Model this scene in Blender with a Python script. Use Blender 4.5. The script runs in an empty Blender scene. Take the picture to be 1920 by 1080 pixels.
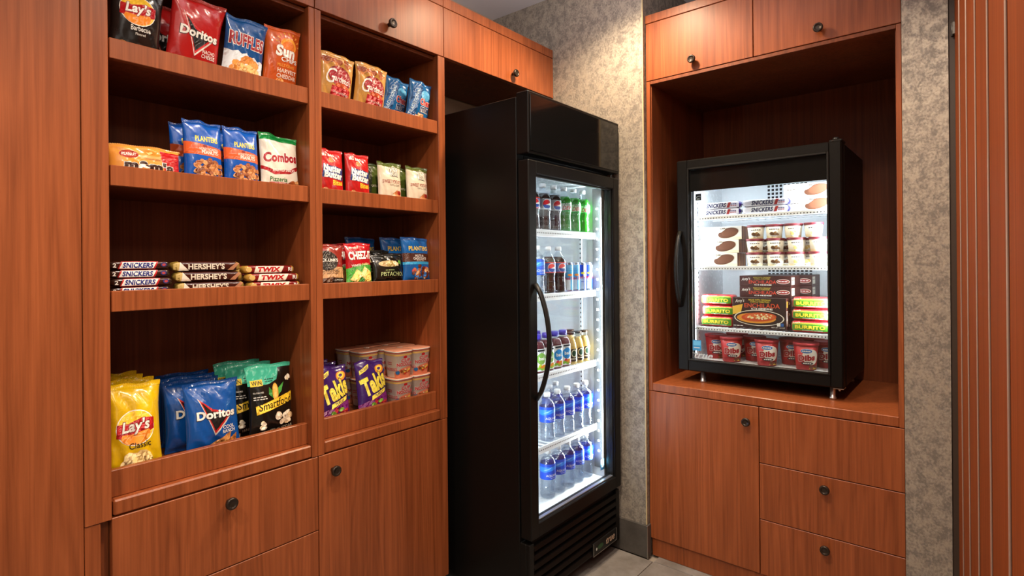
import bpy, bmesh, math, random
from mathutils import Vector, Matrix, noise
S = bpy.context.scene
COL = S.collection
PI = math.pi
R90 = PI / 2

# ------------------------------------------------------------------ camera
cam_data = bpy.data.cameras.new('camera')
cam = bpy.data.objects.new('camera', cam_data)
COL.objects.link(cam)
yaw, roll = math.radians(39.8), math.radians(0.5)
fwd = Vector((-math.sin(yaw), math.cos(yaw), 0)); rgt = Vector((math.cos(yaw), math.sin(yaw), 0)); upv = Vector((0, 0, 1))
r2 = rgt * math.cos(roll) - upv * math.sin(roll)
u2 = rgt * math.sin(roll) + upv * math.cos(roll)
cam.matrix_world = Matrix(((r2.x, u2.x, -fwd.x, 0), (r2.y, u2.y, -fwd.y, 0), (r2.z, u2.z, -fwd.z, 1.35), (0, 0, 0, 1)))
cam_data.sensor_width = 36.0
cam_data.lens = 36.0 * 1045 / 1920
cam_data.shift_y = (494 - 540) / 1920
cam_data.clip_start = 0.02
S.camera = cam

# ------------------------------------------------------------------ world, exposure, lights
S.view_settings.view_transform = 'Standard'
S.view_settings.look = 'None'
S.view_settings.gamma = 1.0
S.view_settings.use_curve_mapping = False
S.view_settings.exposure = 0.0
S.cycles.max_bounces = 10
S.cycles.transparent_max_bounces = 24
S.cycles.sample_clamp_indirect = 6.0
S.cycles.caustics_reflective = False
S.cycles.caustics_refractive = False
S.cycles.blur_glossy = 0.5
W = bpy.data.worlds.new('room_ambient'); S.world = W
W.use_nodes = True
W.node_tree.nodes['Background'].inputs[0].default_value = (1.0, 0.86, 0.74, 1)
W.node_tree.nodes['Background'].inputs[1].default_value = 0.12

def light(name, kind, loc, power, color=(1, .84, .68), rot=(0, 0, 0), size=.12, size_y=None, spot=None):
    d = bpy.data.lights.new(name, kind); d.energy = power; d.color = color
    if kind == 'AREA':
        d.shape = 'RECTANGLE' if size_y else 'DISK'
        d.size = size
        if size_y: d.size_y = size_y
    elif kind == 'SPOT':
        d.spot_size = math.radians(spot or 100); d.spot_blend = .6; d.shadow_soft_size = size
    else:
        d.shadow_soft_size = size
    o = bpy.data.objects.new(name, d); COL.objects.link(o); o.location = loc; o.rotation_euler = rot
    return o
WARM = (1, .83, .66)
light('downlight_by_fridge', 'SPOT', (-1.12, 1.93, 2.69), 100, (1, .77, .51), size=.06, spot=140)
light('downlight_by_alcove', 'SPOT', (-.12, 1.5, 2.69), 66, WARM, size=.05, spot=130)
light('downlight_by_shelves', 'SPOT', (-.80, .75, 2.69), 84, WARM, size=.05, spot=130)
light('downlight_by_entrance', 'SPOT', (-.80, -.55, 2.69), 84, WARM, size=.05, spot=130)
light('room_fill', 'AREA', (0.5, -.55, 2.66), 18, (1, .88, .76), size=1.6, size_y=1.6)  # added soft fill from behind the camera, no fixture there
light('side_fill', 'AREA', (1.9, -.9, 1.5), 6, (1, .92, .84), rot=(0, R90, math.radians(-20)), size=1.5, size_y=1.5)  # added frontal fill at mid height, there is no window
light('ceiling_fill', 'AREA', (-1.0, 1.45, 2.2), 15, (1, .92, .88), rot=(PI, 0, 0), size=.5, size_y=.5)  # unseen lamp added to brighten the ceiling
light('rear_fill', 'POINT', (.45, -.1, 2.42), 14, (1, .9, .8), size=.09)  # added point fill for ceiling and room, not a real globe

# ------------------------------------------------------------------ materials
def lin(c):
    return c / 12.92 if c <= .04045 else ((c + .055) / 1.055) ** 2.4
def hx(s):
    return tuple(lin(int(s[i:i + 2], 16) / 255) for i in (0, 2, 4)) + (1,)
MATS = {}
def new_mat(name):
    m = bpy.data.materials.new(name); m.use_nodes = True
    nt = m.node_tree; b = nt.nodes['Principled BSDF']
    return m, nt, b
def N(nt, t, **kw):
    n = nt.nodes.new(t)
    for k, v in kw.items():
        if k.startswith('i_'): n.inputs[k[2:].replace('_', ' ')].default_value = v
        else: setattr(n, k, v)
    return n
def plain(name, color, rough=.5, metal=0, coat=0, bump=0, bscale=60, spec=.5, sheen=0):
    if name in MATS: return MATS[name]
    m, nt, b = new_mat(name)
    c = hx(color) if isinstance(color, str) else tuple(color) + (1,)
    b.inputs['Base Color'].default_value = c
    b.inputs['Roughness'].default_value = rough
    b.inputs['Metallic'].default_value = metal
    b.inputs['Coat Weight'].default_value = coat
    b.inputs['Specular IOR Level'].default_value = spec
    L = nt.links.new
    tc = N(nt, 'ShaderNodeTexCoord')
    nz = N(nt, 'ShaderNodeTexNoise', i_Scale=bscale, i_Detail=2.0)
    L(tc.outputs['Object'], nz.inputs['Vector'])
    mr = N(nt, 'ShaderNodeMapRange'); mr.inputs[3].default_value = max(.02, rough - .05); mr.inputs[4].default_value = min(1, rough + .07)
    L(nz.outputs[0], mr.inputs[0]); L(mr.outputs[0], b.inputs['Roughness'])
    if bump:
        bp = N(nt, 'ShaderNodeBump', i_Strength=bump, i_Distance=.004)
        L(nz.outputs[0], bp.inputs['Height']); L(bp.outputs[0], b.inputs['Normal'])
    MATS[name] = m
    return m
def film(color):          # printed plastic film
    return plain('film_' + color, color, rough=.24, coat=.25, bump=.35, bscale=38)
def ink(color):           # print lying on film or card
    return plain('ink_' + color, color, rough=.34, coat=.0, bump=.12, bscale=38)
def card(color):
    return plain('card_' + color, color, rough=.5)
def wood_mat(name, light_c, dark_c, rough=.36):
    if name in MATS: return MATS[name]
    m, nt, b = new_mat(name); L = nt.links.new
    tc = N(nt, 'ShaderNodeTexCoord'); oi = N(nt, 'ShaderNodeObjectInfo')
    mul = N(nt, 'ShaderNodeMath', operation='MULTIPLY'); mul.inputs[1].default_value = 37.0
    L(oi.outputs['Random'], mul.inputs[0])
    cmb = N(nt, 'ShaderNodeCombineXYZ'); L(mul.outputs[0], cmb.inputs[0]); L(mul.outputs[0], cmb.inputs[1]); L(mul.outputs[0], cmb.inputs[2])
    add = N(nt, 'ShaderNodeVectorMath', operation='ADD'); L(tc.outputs['Object'], add.inputs[0]); L(cmb.outputs[0], add.inputs[1])
    def nz(sx, sz, det, dist=0.0, rgh=.55):
        mp = N(nt, 'ShaderNodeMapping'); mp.inputs['Scale'].default_value = (sx, sx, sz)
        n = N(nt, 'ShaderNodeTexNoise', i_Scale=1.0, i_Detail=det, i_Distortion=dist, i_Roughness=rgh)
        L(add.outputs[0], mp.inputs['Vector']); L(mp.outputs[0], n.inputs['Vector'])
        return n.outputs[0]
    broad, streak, fibre = nz(8, .4, 2, .6), nz(75, 1.1, 3, .3), nz(300, 7, 2)
    def mix(a, bb, f):
        n = N(nt, 'ShaderNodeMix', data_type='FLOAT'); n.inputs[0].default_value = f
        L(a, n.inputs[2]); L(bb, n.inputs[3]); return n.outputs[0]
    v = mix(mix(broad, streak, .6), fibre, .25)
    # cathedral figure: contour lines of the broad noise
    w = N(nt, 'ShaderNodeMath', operation='MULTIPLY'); w.inputs[1].default_value = 26.0; L(broad, w.inputs[0])
    fr = N(nt, 'ShaderNodeMath', operation='PINGPONG'); fr.inputs[1].default_value = 1.0; L(w.outputs[0], fr.inputs[0])
    v = mix(v, fr.outputs[0], .11)
    cr = N(nt, 'ShaderNodeValToRGB'); cr.color_ramp.elements[0].position = .33; cr.color_ramp.elements[1].position = .66
    cr.color_ramp.elements[0].color = tuple(dark_c) + (1,); cr.color_ramp.elements[1].color = tuple(light_c) + (1,)
    L(v, cr.inputs[0]); L(cr.outputs[0], b.inputs['Base Color'])
    b.inputs['Roughness'].default_value = rough
    b.inputs['Coat Weight'].default_value = .06; b.inputs['Coat Roughness'].default_value = .2; b.inputs['Specular IOR Level'].default_value = .35
    bp = N(nt, 'ShaderNodeBump', i_Strength=.06, i_Distance=.002); L(fibre, bp.inputs['Height']); L(bp.outputs[0], b.inputs['Normal'])
    MATS[name] = m
    return m
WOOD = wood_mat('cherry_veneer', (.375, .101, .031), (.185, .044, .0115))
WOODSHADE = wood_mat('cherry_veneer_shaded', (.24, .060, .017), (.115, .027, .0065), .5)  # same cherry veneer, darkened: the shade of the interiors put into the colour
WOODDOOR = wood_mat('dark_cherry_door', (.25, .056, .012), (.16, .033, .007), .68)
for _n in ('Specular IOR Level', 'Coat Weight'): WOODDOOR.node_tree.nodes['Principled BSDF'].inputs[_n].default_value = .04
def wallpaper():
    m, nt, b = new_mat('mottled_wallpaper'); L = nt.links.new
    tc = N(nt, 'ShaderNodeTexCoord')
    mp = N(nt, 'ShaderNodeMapping'); mp.inputs['Scale'].default_value = (1, 1, .8); L(tc.outputs['Object'], mp.inputs['Vector'])
    a = N(nt, 'ShaderNodeTexNoise', i_Scale=31.0, i_Detail=7.0, i_Roughness=.72, i_Distortion=.3); L(mp.outputs[0], a.inputs['Vector'])
    c = N(nt, 'ShaderNodeTexNoise', i_Scale=140.0, i_Detail=3.0); L(mp.outputs[0], c.inputs['Vector'])
    mx = N(nt, 'ShaderNodeMix', data_type='FLOAT'); mx.inputs[0].default_value = .3; L(a.outputs[0], mx.inputs[2]); L(c.outputs[0], mx.inputs[3])
    cr = N(nt, 'ShaderNodeValToRGB'); e = cr.color_ramp.elements
    e[0].position = .43; e[0].color = (.195, .172, .148, 1); e[1].position = .57; e[1].color = (.44, .385, .315, 1)
    L(mx.outputs[0], cr.inputs[0]); L(cr.outputs[0], b.inputs['Base Color'])
    mt = N(nt, 'ShaderNodeMapRange'); mt.inputs[1].default_value = .45; mt.inputs[2].default_value = .62; mt.inputs[3].default_value = .05; mt.inputs[4].default_value = .45
    L(a.outputs[0], mt.inputs[0]); L(mt.outputs[0], b.inputs['Metallic'])
    b.inputs['Roughness'].default_value = .5
    bp = N(nt, 'ShaderNodeBump', i_Strength=.25, i_Distance=.003); L(c.outputs[0], bp.inputs['Height']); L(bp.outputs[0], b.inputs['Normal'])
    return m
WALLPAPER = wallpaper()
def stone(name, c1, c2, scale=9, rough=.5):
    m, nt, b = new_mat(name); L = nt.links.new
    tc = N(nt, 'ShaderNodeTexCoord')
    a = N(nt, 'ShaderNodeTexNoise', i_Scale=float(scale), i_Detail=8.0, i_Roughness=.65); L(tc.outputs['Object'], a.inputs['Vector'])
    cr = N(nt, 'ShaderNodeValToRGB'); e = cr.color_ramp.elements
    e[0].position = .35; e[0].color = tuple(c1) + (1,); e[1].position = .65; e[1].color = tuple(c2) + (1,)
    L(a.outputs[0], cr.inputs[0]); L(cr.outputs[0], b.inputs['Base Color']); b.inputs['Roughness'].default_value = rough
    return m
TILE = stone('grey_stone_tile', (.17, .15, .13), (.27, .245, .22))
BASETILE = stone('dark_base_tile', (.055, .048, .042), (.09, .08, .07), 14)
GROUT = plain('grout', '9d9283', .85)
PLASTER = plain('ceiling_plaster', 'dddce1', .9)
PAINT = plain('plain_wall_paint', 'b5a592', .8)
DARKPAINT = plain('dark_brown_jamb_paint', '3a2c22', .6)
BLACK = plain('black_powder_coat', (.005, .0042, .0036), .4, spec=.2)
BLACKGLOSS = plain('black_gloss_panel', (.006, .006, .006), .08, spec=.5)
BLACKSOFT = plain('black_plastic', (.010, .0095, .009), .4, spec=.3)
GASKET = plain('dark_gasket', (.02, .02, .02), .7)
BRONZE = plain('dark_bronze_knob', (.045, .032, .024), .3, metal=.6)
CHROME = plain('chrome', (.75, .75, .75), .12, metal=1)
LEGM = plain('polished_leg_metal', (.82, .80, .77), .3, metal=.85)
STEEL = plain('brushed_steel', (.42, .41, .38), .35, metal=1)
LINER = plain('white_liner', (.80, .83, .86), .25)
WHITEWIRE = plain('white_coated_wire', (.85, .87, .9), .4)
ALU = plain('aluminium_channel', (.45, .48, .52), .3, metal=.8)
INLAY = plain('light_metal_inlay', (.38, .27, .22), .4, metal=.3)
CHANNEL = plain('grey_led_channel', (.07, .075, .08), .5)
HINGE = plain('dull_hinge_steel', (.16, .155, .14), .45, metal=.7)
HOLE = plain('dark_hole', (.01, .01, .012), .9)
def emit(name, color, strength):
    m, nt, b = new_mat(name)
    b.inputs['Base Color'].default_value = (1, 1, 1, 1)
    b.inputs['Emission Color'].default_value = tuple(color) + (1,)
    b.inputs['Emission Strength'].default_value = strength
    return m
LED = emit('led_diode', (.86, .95, 1), 30)
def clear(name, tint=(1, 1, 1), gloss=1.0, ior=1.45, rough=.0, crinkle=0):
    m, nt, b = new_mat(name); L = nt.links.new
    tr = N(nt, 'ShaderNodeBsdfTransparent'); tr.inputs[0].default_value = tuple(tint) + (1,)
    gl = N(nt, 'ShaderNodeBsdfGlossy'); gl.inputs['Roughness'].default_value = rough; gl.inputs[0].default_value = (gloss, gloss, gloss, 1)
    lw = N(nt, 'ShaderNodeLayerWeight', i_Blend=.5); pw = N(nt, 'ShaderNodeMath', operation='POWER'); pw.inputs[1].default_value = 5.0; L(lw.outputs['Facing'], pw.inputs[0]); fr = N(nt, 'ShaderNodeMapRange'); f0 = ((ior - 1) / (ior + 1)) ** 2; fr.inputs[3].default_value = f0; fr.inputs[4].default_value = 1.0; L(pw.outputs[0], fr.inputs[0]); mx = N(nt, 'ShaderNodeMixShader')
    if crinkle:
        tc = N(nt, 'ShaderNodeTexCoord'); nz = N(nt, 'ShaderNodeTexNoise', i_Scale=75.0, i_Detail=2.0, i_Distortion=.6); bp = N(nt, 'ShaderNodeBump', i_Strength=crinkle, i_Distance=.004)
        L(tc.outputs['Object'], nz.inputs['Vector']); L(nz.outputs[0], bp.inputs['Height']); L(bp.outputs[0], gl.inputs['Normal']); L(bp.outputs[0], lw.inputs['Normal'])
    L(fr.outputs[0], mx.inputs[0]); L(tr.outputs[0], mx.inputs[1]); L(gl.outputs[0], mx.inputs[2])
    L(mx.outputs[0], nt.nodes['Material Output'].inputs['Surface'])
    return m
GLASS = clear('door_glass', (.94, .97, .97))
PET = clear('clear_pet_plastic', (.91, .94, .97), 1.0, 1.75, .03)
PETC = clear('crinkled_pet_plastic', (.91, .94, .97), 1.0, 2.1, .04, .8)
def drink(name, color, trans=.0, rough=.1, fac=.0):
    m, nt, b = new_mat(name); L = nt.links.new
    b.inputs['Base Color'].default_value = tuple(color) + (1,); b.inputs['Roughness'].default_value = rough
    b.inputs['Transmission Weight'].default_value = trans; b.inputs['IOR'].default_value = 1.33
    if fac:
        tr = N(nt, 'ShaderNodeBsdfTransparent'); tr.inputs[0].default_value = tuple(color) + (1,)
        mx = N(nt, 'ShaderNodeMixShader'); mx.inputs[0].default_value = fac
        L(b.outputs[0], mx.inputs[1]); L(tr.outputs[0], mx.inputs[2]); L(mx.outputs[0], nt.nodes['Material Output'].inputs['Surface'])
    return m
WATER = drink('drinking_water', (.90, .94, .98), .95, .02, .78)
COLA = drink('cola_drink', (.035, .016, .012), .0, .12)
LIME = drink('lime_green_drink', (.05, .36, .03), .1, .12, .12)
COFFEE = drink('milky_coffee_drink', (.62, .45, .16), .0, .2)
GREENJ = drink('dark_tea_drink', (.10, .03, .035), .0, .2)

# ------------------------------------------------------------------ mesh helpers
class MB:
    def __init__(s): s.v, s.f, s.m, s.sm, s.mats = [], [], [], [], []
    def mi(s, mat):
        if mat not in s.mats: s.mats.append(mat)
        return s.mats.index(mat)
    def face(s, idx, mat, smooth=False):
        s.f.append(idx); s.m.append(s.mi(mat)); s.sm.append(smooth)
    def box(s, a, b, mat, c=.0015):
        x0, y0, z0 = [min(p, q) for p, q in zip(a, b)]; x1, y1, z1 = [max(p, q) for p, q in zip(a, b)]
        c = min(c, (x1 - x0) * .3, (y1 - y0) * .3, (z1 - z0) * .3)
        if c <= 0:
            k = len(s.v)
            s.v += [(x, y, z) for z in (z0, z1) for y in (y0, y1) for x in (x0, x1)]
            for q in ((0, 2, 3, 1), (4, 5, 7, 6), (0, 1, 5, 4), (2, 6, 7, 3), (0, 4, 6, 2), (1, 3, 7, 5)): s.face([k + i for i in q], mat)
            return s
        k = len(s.v); idx = {}
        for sx in (0, 1):
            for sy in (0, 1):
                for sz in (0, 1):
                    P = (x1 if sx else x0, y1 if sy else y0, z1 if sz else z0)
                    I = [P[i] + (-c if (sx, sy, sz)[i] else c) for i in range(3)]
                    for ax in range(3):
                        p = list(I); p[ax] = P[ax]; idx[(sx, sy, sz, ax)] = len(s.v); s.v.append(tuple(p))
        def q(*ks): s.face([idx[t] for t in ks], mat)
        for sx in (0, 1):
            l = [(sx, 0, 0, 0), (sx, 1, 0, 0), (sx, 1, 1, 0), (sx, 0, 1, 0)]; q(*(l if sx else l[::-1]))
            l = [(0, sx, 0, 1), (0, sx, 1, 1), (1, sx, 1, 1), (1, sx, 0, 1)]; q(*(l if sx else l[::-1]))
            l = [(0, 0, sx, 2), (1, 0, sx, 2), (1, 1, sx, 2), (0, 1, sx, 2)]; q(*(l if sx else l[::-1]))
        for a1 in (0, 1):
            for b1 in (0, 1):
                fl = (a1 == b1)
                l = [(a1, b1, 0, 0), (a1, b1, 0, 1), (a1, b1, 1, 1), (a1, b1, 1, 0)]; q(*(l if fl else l[::-1]))
                l = [(a1, 0, b1, 2), (a1, 0, b1, 0), (a1, 1, b1, 0), (a1, 1, b1, 2)]; q(*(l[::-1] if fl else l))
                l = [(0, a1, b1, 1), (0, a1, b1, 2), (1, a1, b1, 2), (1, a1, b1, 1)]; q(*(l[::-1] if fl else l))
        for sx in (0, 1):
            for sy in (0, 1):
                for sz in (0, 1):
                    l = [(sx, sy, sz, 0), (sx, sy, sz, 1), (sx, sy, sz, 2)]
                    q(*(l if (sx + sy + sz) % 2 else l[::-1]))
        return s
    def lathe(s, prof, n, mat, sq=2.0, cx=0, cy=0, mats=None, cap0=True, cap1=True, rot=0):
        k = len(s.v)
        for r, z in prof:
            for i in range(n):
                a = 2 * PI * (i + .5) / n + rot
                ca, sa = math.cos(a), math.sin(a)
                if sq != 2.0:
                    d = (abs(ca) ** sq + abs(sa) ** sq) ** (-1 / sq)
                    ca, sa = ca * d, sa * d
                s.v.append((cx + r * ca, cy + r * sa, z))
        for j in range(len(prof) - 1):
            mm = mats[j] if mats else mat
            for i in range(n):
                i2 = (i + 1) % n
                s.face([k + j * n + i, k + j * n + i2, k + (j + 1) * n + i2, k + (j + 1) * n + i], mm, True)
        if cap0: s.face([k + i for i in range(n)][::-1], mats[0] if mats else mat)
        if cap1: s.face([k + (len(prof) - 1) * n + i for i in range(n)], mats[-1] if mats else mat)
        return s
    def tube(s, pts, r, mat, n=8, rx=None):
        k = len(s.v); pts = [Vector(p) for p in pts]
        for j, p in enumerate(pts):
            t = (pts[min(j + 1, len(pts) - 1)] - pts[max(j - 1, 0)]).normalized()
            a = t.orthogonal().normalized() if abs(t.y) > .95 else t.cross(Vector((0, 1, 0))).normalized()
            b = t.cross(a)
            for i in range(n):
                w = 2 * PI * i / n
                s.v.append(tuple(p + a * (r * math.cos(w)) + b * ((rx or r) * math.sin(w))))
        for j in range(len(pts) - 1):
            for i in range(n):
                i2 = (i + 1) % n
                s.face([k + j * n + i, k + j * n + i2, k + (j + 1) * n + i2, k + (j + 1) * n + i], mat, True)
        s.face([k + i for i in range(n)][::-1], mat); s.face([k + (len(pts) - 1) * n + i for i in range(n)], mat)
        return s
    def mesh(s, name):
        me = bpy.data.meshes.new(name); me.from_pydata(s.v, [], s.f)
        for m in s.mats: me.materials.append(m)
        me.polygons.foreach_set('material_index', s.m); me.polygons.foreach_set('use_smooth', s.sm)
        me.update(); return me
def link(name, me, parent=None, loc=(0, 0, 0)):
    o = bpy.data.objects.new(name, me); COL.objects.link(o)
    if parent is not None: o.parent = parent
    o.location = loc
    return o
def part(name, mb, parent, loc=(0, 0, 0)):
    bmx = mb.mesh(name)
    return link(name, bmx, parent, loc)
def tag(o, label, cat, group=None):
    o['label'] = label; o['category'] = cat
    if group: o['group'] = group
    return o
def thing(name, label, cat, loc=(0, 0, 0), rot=(0, 0, 0), group=None):
    o = bpy.data.objects.new(name, None); COL.objects.link(o)
    o.location = loc; o.rotation_euler = rot; o.empty_display_size = .05
    return tag(o, label, cat, group)
def struct(name, mb, parent=None):
    o = part(name, mb, parent)
    if parent is None: o['kind'] = 'structure'
    return o
def dup(root, label, loc, rot, group=None):
    r = root.copy(); COL.objects.link(r); r.location = loc; r.rotation_euler = rot; r['label'] = label
    if group: r['group'] = group
    for ch in list(root.children):
        c = ch.copy(); COL.objects.link(c); c.parent = r
        for g in list(ch.children):
            d = g.copy(); COL.objects.link(d); d.parent = c
    return r

# ------------------------------------------------------------------ flat print on curved packs
TXT = {}
def text2d(txt, off, shear):
    key = (txt, off, shear)
    if key not in TXT:
        cu = bpy.data.curves.new('lettering', 'FONT'); cu.body = txt; cu.size = 1; cu.resolution_u = 3
        cu.offset = off; cu.shear = shear; cu.align_x = 'CENTER'; cu.space_character = 1.0 + off * 1.2
        o = bpy.data.objects.new('lettering', cu)
        me = bpy.data.meshes.new_from_object(o)
        vs = [(v.co.x, v.co.y) for v in me.vertices]; fs = [list(p.vertices) for p in me.polygons]
        bpy.data.objects.remove(o); bpy.data.curves.remove(cu); bpy.data.meshes.remove(me)
        x0 = min(v[0] for v in vs); x1 = max(v[0] for v in vs); y0 = min(v[1] for v in vs); y1 = max(v[1] for v in vs)
        TXT[key] = ([((x - (x0 + x1) / 2) / (x1 - x0), (y - (y0 + y1) / 2) / (y1 - y0)) for x, y in vs], fs)
    return TXT[key]
# layer constructors: x in pack widths (-.5..+.5), z in pack heights (0..1)
def T(t, cx, cz, w, h, col, off=.03, shear=0.0, rot=0.0, grow=0.0): return ('t', t, cx, cz, w, h, col, off, shear, rot, grow)
def TO(t, cx, cz, w, h, col, edge, off=.03, shear=0.0, rot=0.0, g=.035):
    return [('t', t, cx, cz, w, h, edge, off, shear, rot, g), ('t', t, cx, cz, w, h, col, off, shear, rot, 0.0)]
def E(cx, cz, rx, rz, col, rot=0.0, n=24): return ('e', cx, cz, rx, rz, col, rot, n)
def P(pts, col): return ('p', pts, col)
def D(cx, cz, w, h, col, n=3):      # illegible small print: a row of short strokes
    q = w / n
    return [('p', [(cx - w / 2 + i * q, cz - h / 2), (cx - w / 2 + (i + .78) * q, cz - h / 2), (cx - w / 2 + (i + .78) * q, cz + h / 2), (cx - w / 2 + i * q, cz + h / 2)], col) for i in range(n)]
def B(x0, z0, x1, z1, col): return ('p', [(x0, z0), (x1, z0), (x1, z1), (x0, z1)], col)
def chips(cx, cz, rx, rz, cols, n, size, seed):
    rd = random.Random(seed); out = []
    for i in range(n):
        a = rd.random() * 2 * PI; q = math.sqrt(rd.random())
        out.append(E(cx + rx * q * math.cos(a), cz + rz * q * math.sin(a), size * rd.uniform(.7, 1.2), size * rd.uniform(.45, .8), rd.choice(cols), rd.uniform(-1, 1), 9))
    return out
def flat(ls):
    out = []
    for l in ls:
        if isinstance(l, list): out += flat(l)
        else: out.append(l)
    return out
def print_mesh(name, layers, w, h, mapf, cut=.012, matf=ink, cutz=None, diag=False):
    """layers -> one mesh of printed shapes; mapf(x, z, layer) places a flat point on the pack"""
    V, F, MI, mats = [], [], [], []
    k = 0.0
    for l in flat(layers):
        k += .3 if (l[0] == 'e' and l[7] == 9) else 1.0
        bm = bmesh.new()
        if l[0] == 't':
            _, t, cx, cz, tw, th, col, off, shear, rot, grow = l
            vs, fs = text2d(t, off + grow, shear)
            sw, shh = tw * w, th * h
            if grow: sw += 2 * grow * shh * 1.1; shh *= 1 + 2.6 * grow
            c, s = math.cos(rot), math.sin(rot)
            q = [bm.verts.new((cx * w + x * sw * c - y * shh * s, cz * h + x * sw * s + y * shh * c, 0)) for x, y in vs]
            for f in fs:
                try: bm.faces.new([q[i] for i in f])
                except ValueError: pass
        elif l[0] == 'e':
            _, cx, cz, rx, rz, col, rot, n = l
            c, s = math.cos(rot), math.sin(rot); pts = []
            for i in range(n):
                a = 2 * PI * i / n; x, y = rx * w * math.cos(a), rz * (h if n > 9 else w) * math.sin(a)
                pts.append(bm.verts.new((cx * w + x * c - y * s, cz * h + x * s + y * c, 0)))
            bm.faces.new(pts)
        else:
            _, pp, col = l
            bm.faces.new([bm.verts.new((x * w, z * h, 0)) for x, z in pp])
        if cut:
            xs = [v.co.x for v in bm.verts]; zs = [v.co.y for v in bm.verts]
            for ax, lo, hi, ct in ((0, min(xs), max(xs), cut), (1, min(zs), max(zs), cutz or cut)):
                i = math.ceil(lo / ct + .01)
                while i * ct < hi:
                    co = [0, 0, 0]; no = [0, 0, 0]; co[ax] = i * ct; no[ax] = 1
                    bmesh.ops.bisect_plane(bm, geom=bm.verts[:] + bm.edges[:] + bm.faces[:], plane_co=co, plane_no=no)
                    i += 1
            if diag:
                dd = [v.co.x / cut - v.co.y / cutz for v in bm.verts]; i = math.ceil(min(dd) + .01)
                while i < max(dd):
                    bmesh.ops.bisect_plane(bm, geom=bm.verts[:] + bm.edges[:] + bm.faces[:], plane_co=(i * cut, 0, 0), plane_no=Vector((1 / cut, -1 / cutz, 0)).normalized())
                    i += 1
        bmesh.ops.triangulate(bm, faces=bm.faces[:])
        mat = matf(col)
        if mat not in mats: mats.append(mat)
        mi = mats.index(mat); b0 = len(V)
        bm.verts.index_update()
        for v in bm.verts: V.append(mapf(v.co.x, v.co.y, k))
        for f in bm.faces:
            nz = f.normal.z if f.normal.length else 1
            ids = [b0 + v.index for v in f.verts]
            F.append(ids if nz >= 0 else ids[::-1]); MI.append(mi)
        bm.free()
    me = bpy.data.meshes.new(name); me.from_pydata(V, [], F)
    for m in mats: me.materials.append(m)
    me.polygons.foreach_set('material_index', MI)
    me.polygons.foreach_set('use_smooth', [True] * len(F))
    me.update(); return me

# ------------------------------------------------------------------ pillow bags (front faces local -Y, stands on z = 0)
def pillow(w, h, t, seed, seal=.045, crease=1.0, taper=.07):
    def g(v):
        q = min(1, max(0, (v - seal) / (1 - 2 * seal)))
        return (4 * q * (1 - q)) ** .48
    def hw(z): return w / 2 * (1 - taper * g(z / h))
    def dep(u, v):
        u = max(-1, min(1, u)); a = max(0, 1 - abs(u) ** 2.3) ** .62
        d = t / 2 * a * g(v) * (1.12 - .26 * v)
        p = Vector((u * w * 9 + seed * 7.1, v * h * 9, seed))
        wr = noise.noise(p) * .5 + noise.noise(Vector((u * w * 20 + v * 3 + seed, v * h * 10 - u * 2, seed * 2.3))) * .22
        fold = max(0, 1 - abs(v - .86) * 7) + max(0, 1 - abs(v - .12) * 8)
        d += t * crease * wr * .20 * min(1, a * 1.6) * g(v) - t * crease * .07 * max(0, 1 - abs(noise.noise(Vector((u * w * 11 + v * 2.2 + seed * 3.3, v * h * 8 + u * 1.3, seed * 1.7)))) * 6) * a * g(v)
        d += t * crease * .10 * fold * math.sin(u * 9 + seed + v * 16) * a * g(v)
        return d
    def sway(u, v):                      # gentle wave of the crimped ends
        return (.007 * math.sin(u * 2.6 + seed) + .0025 * math.sin(u * 7 + seed * 2)) * max(0, (v - .72) / .28) * (w / .13)
    return hw, dep, sway, g
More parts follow.
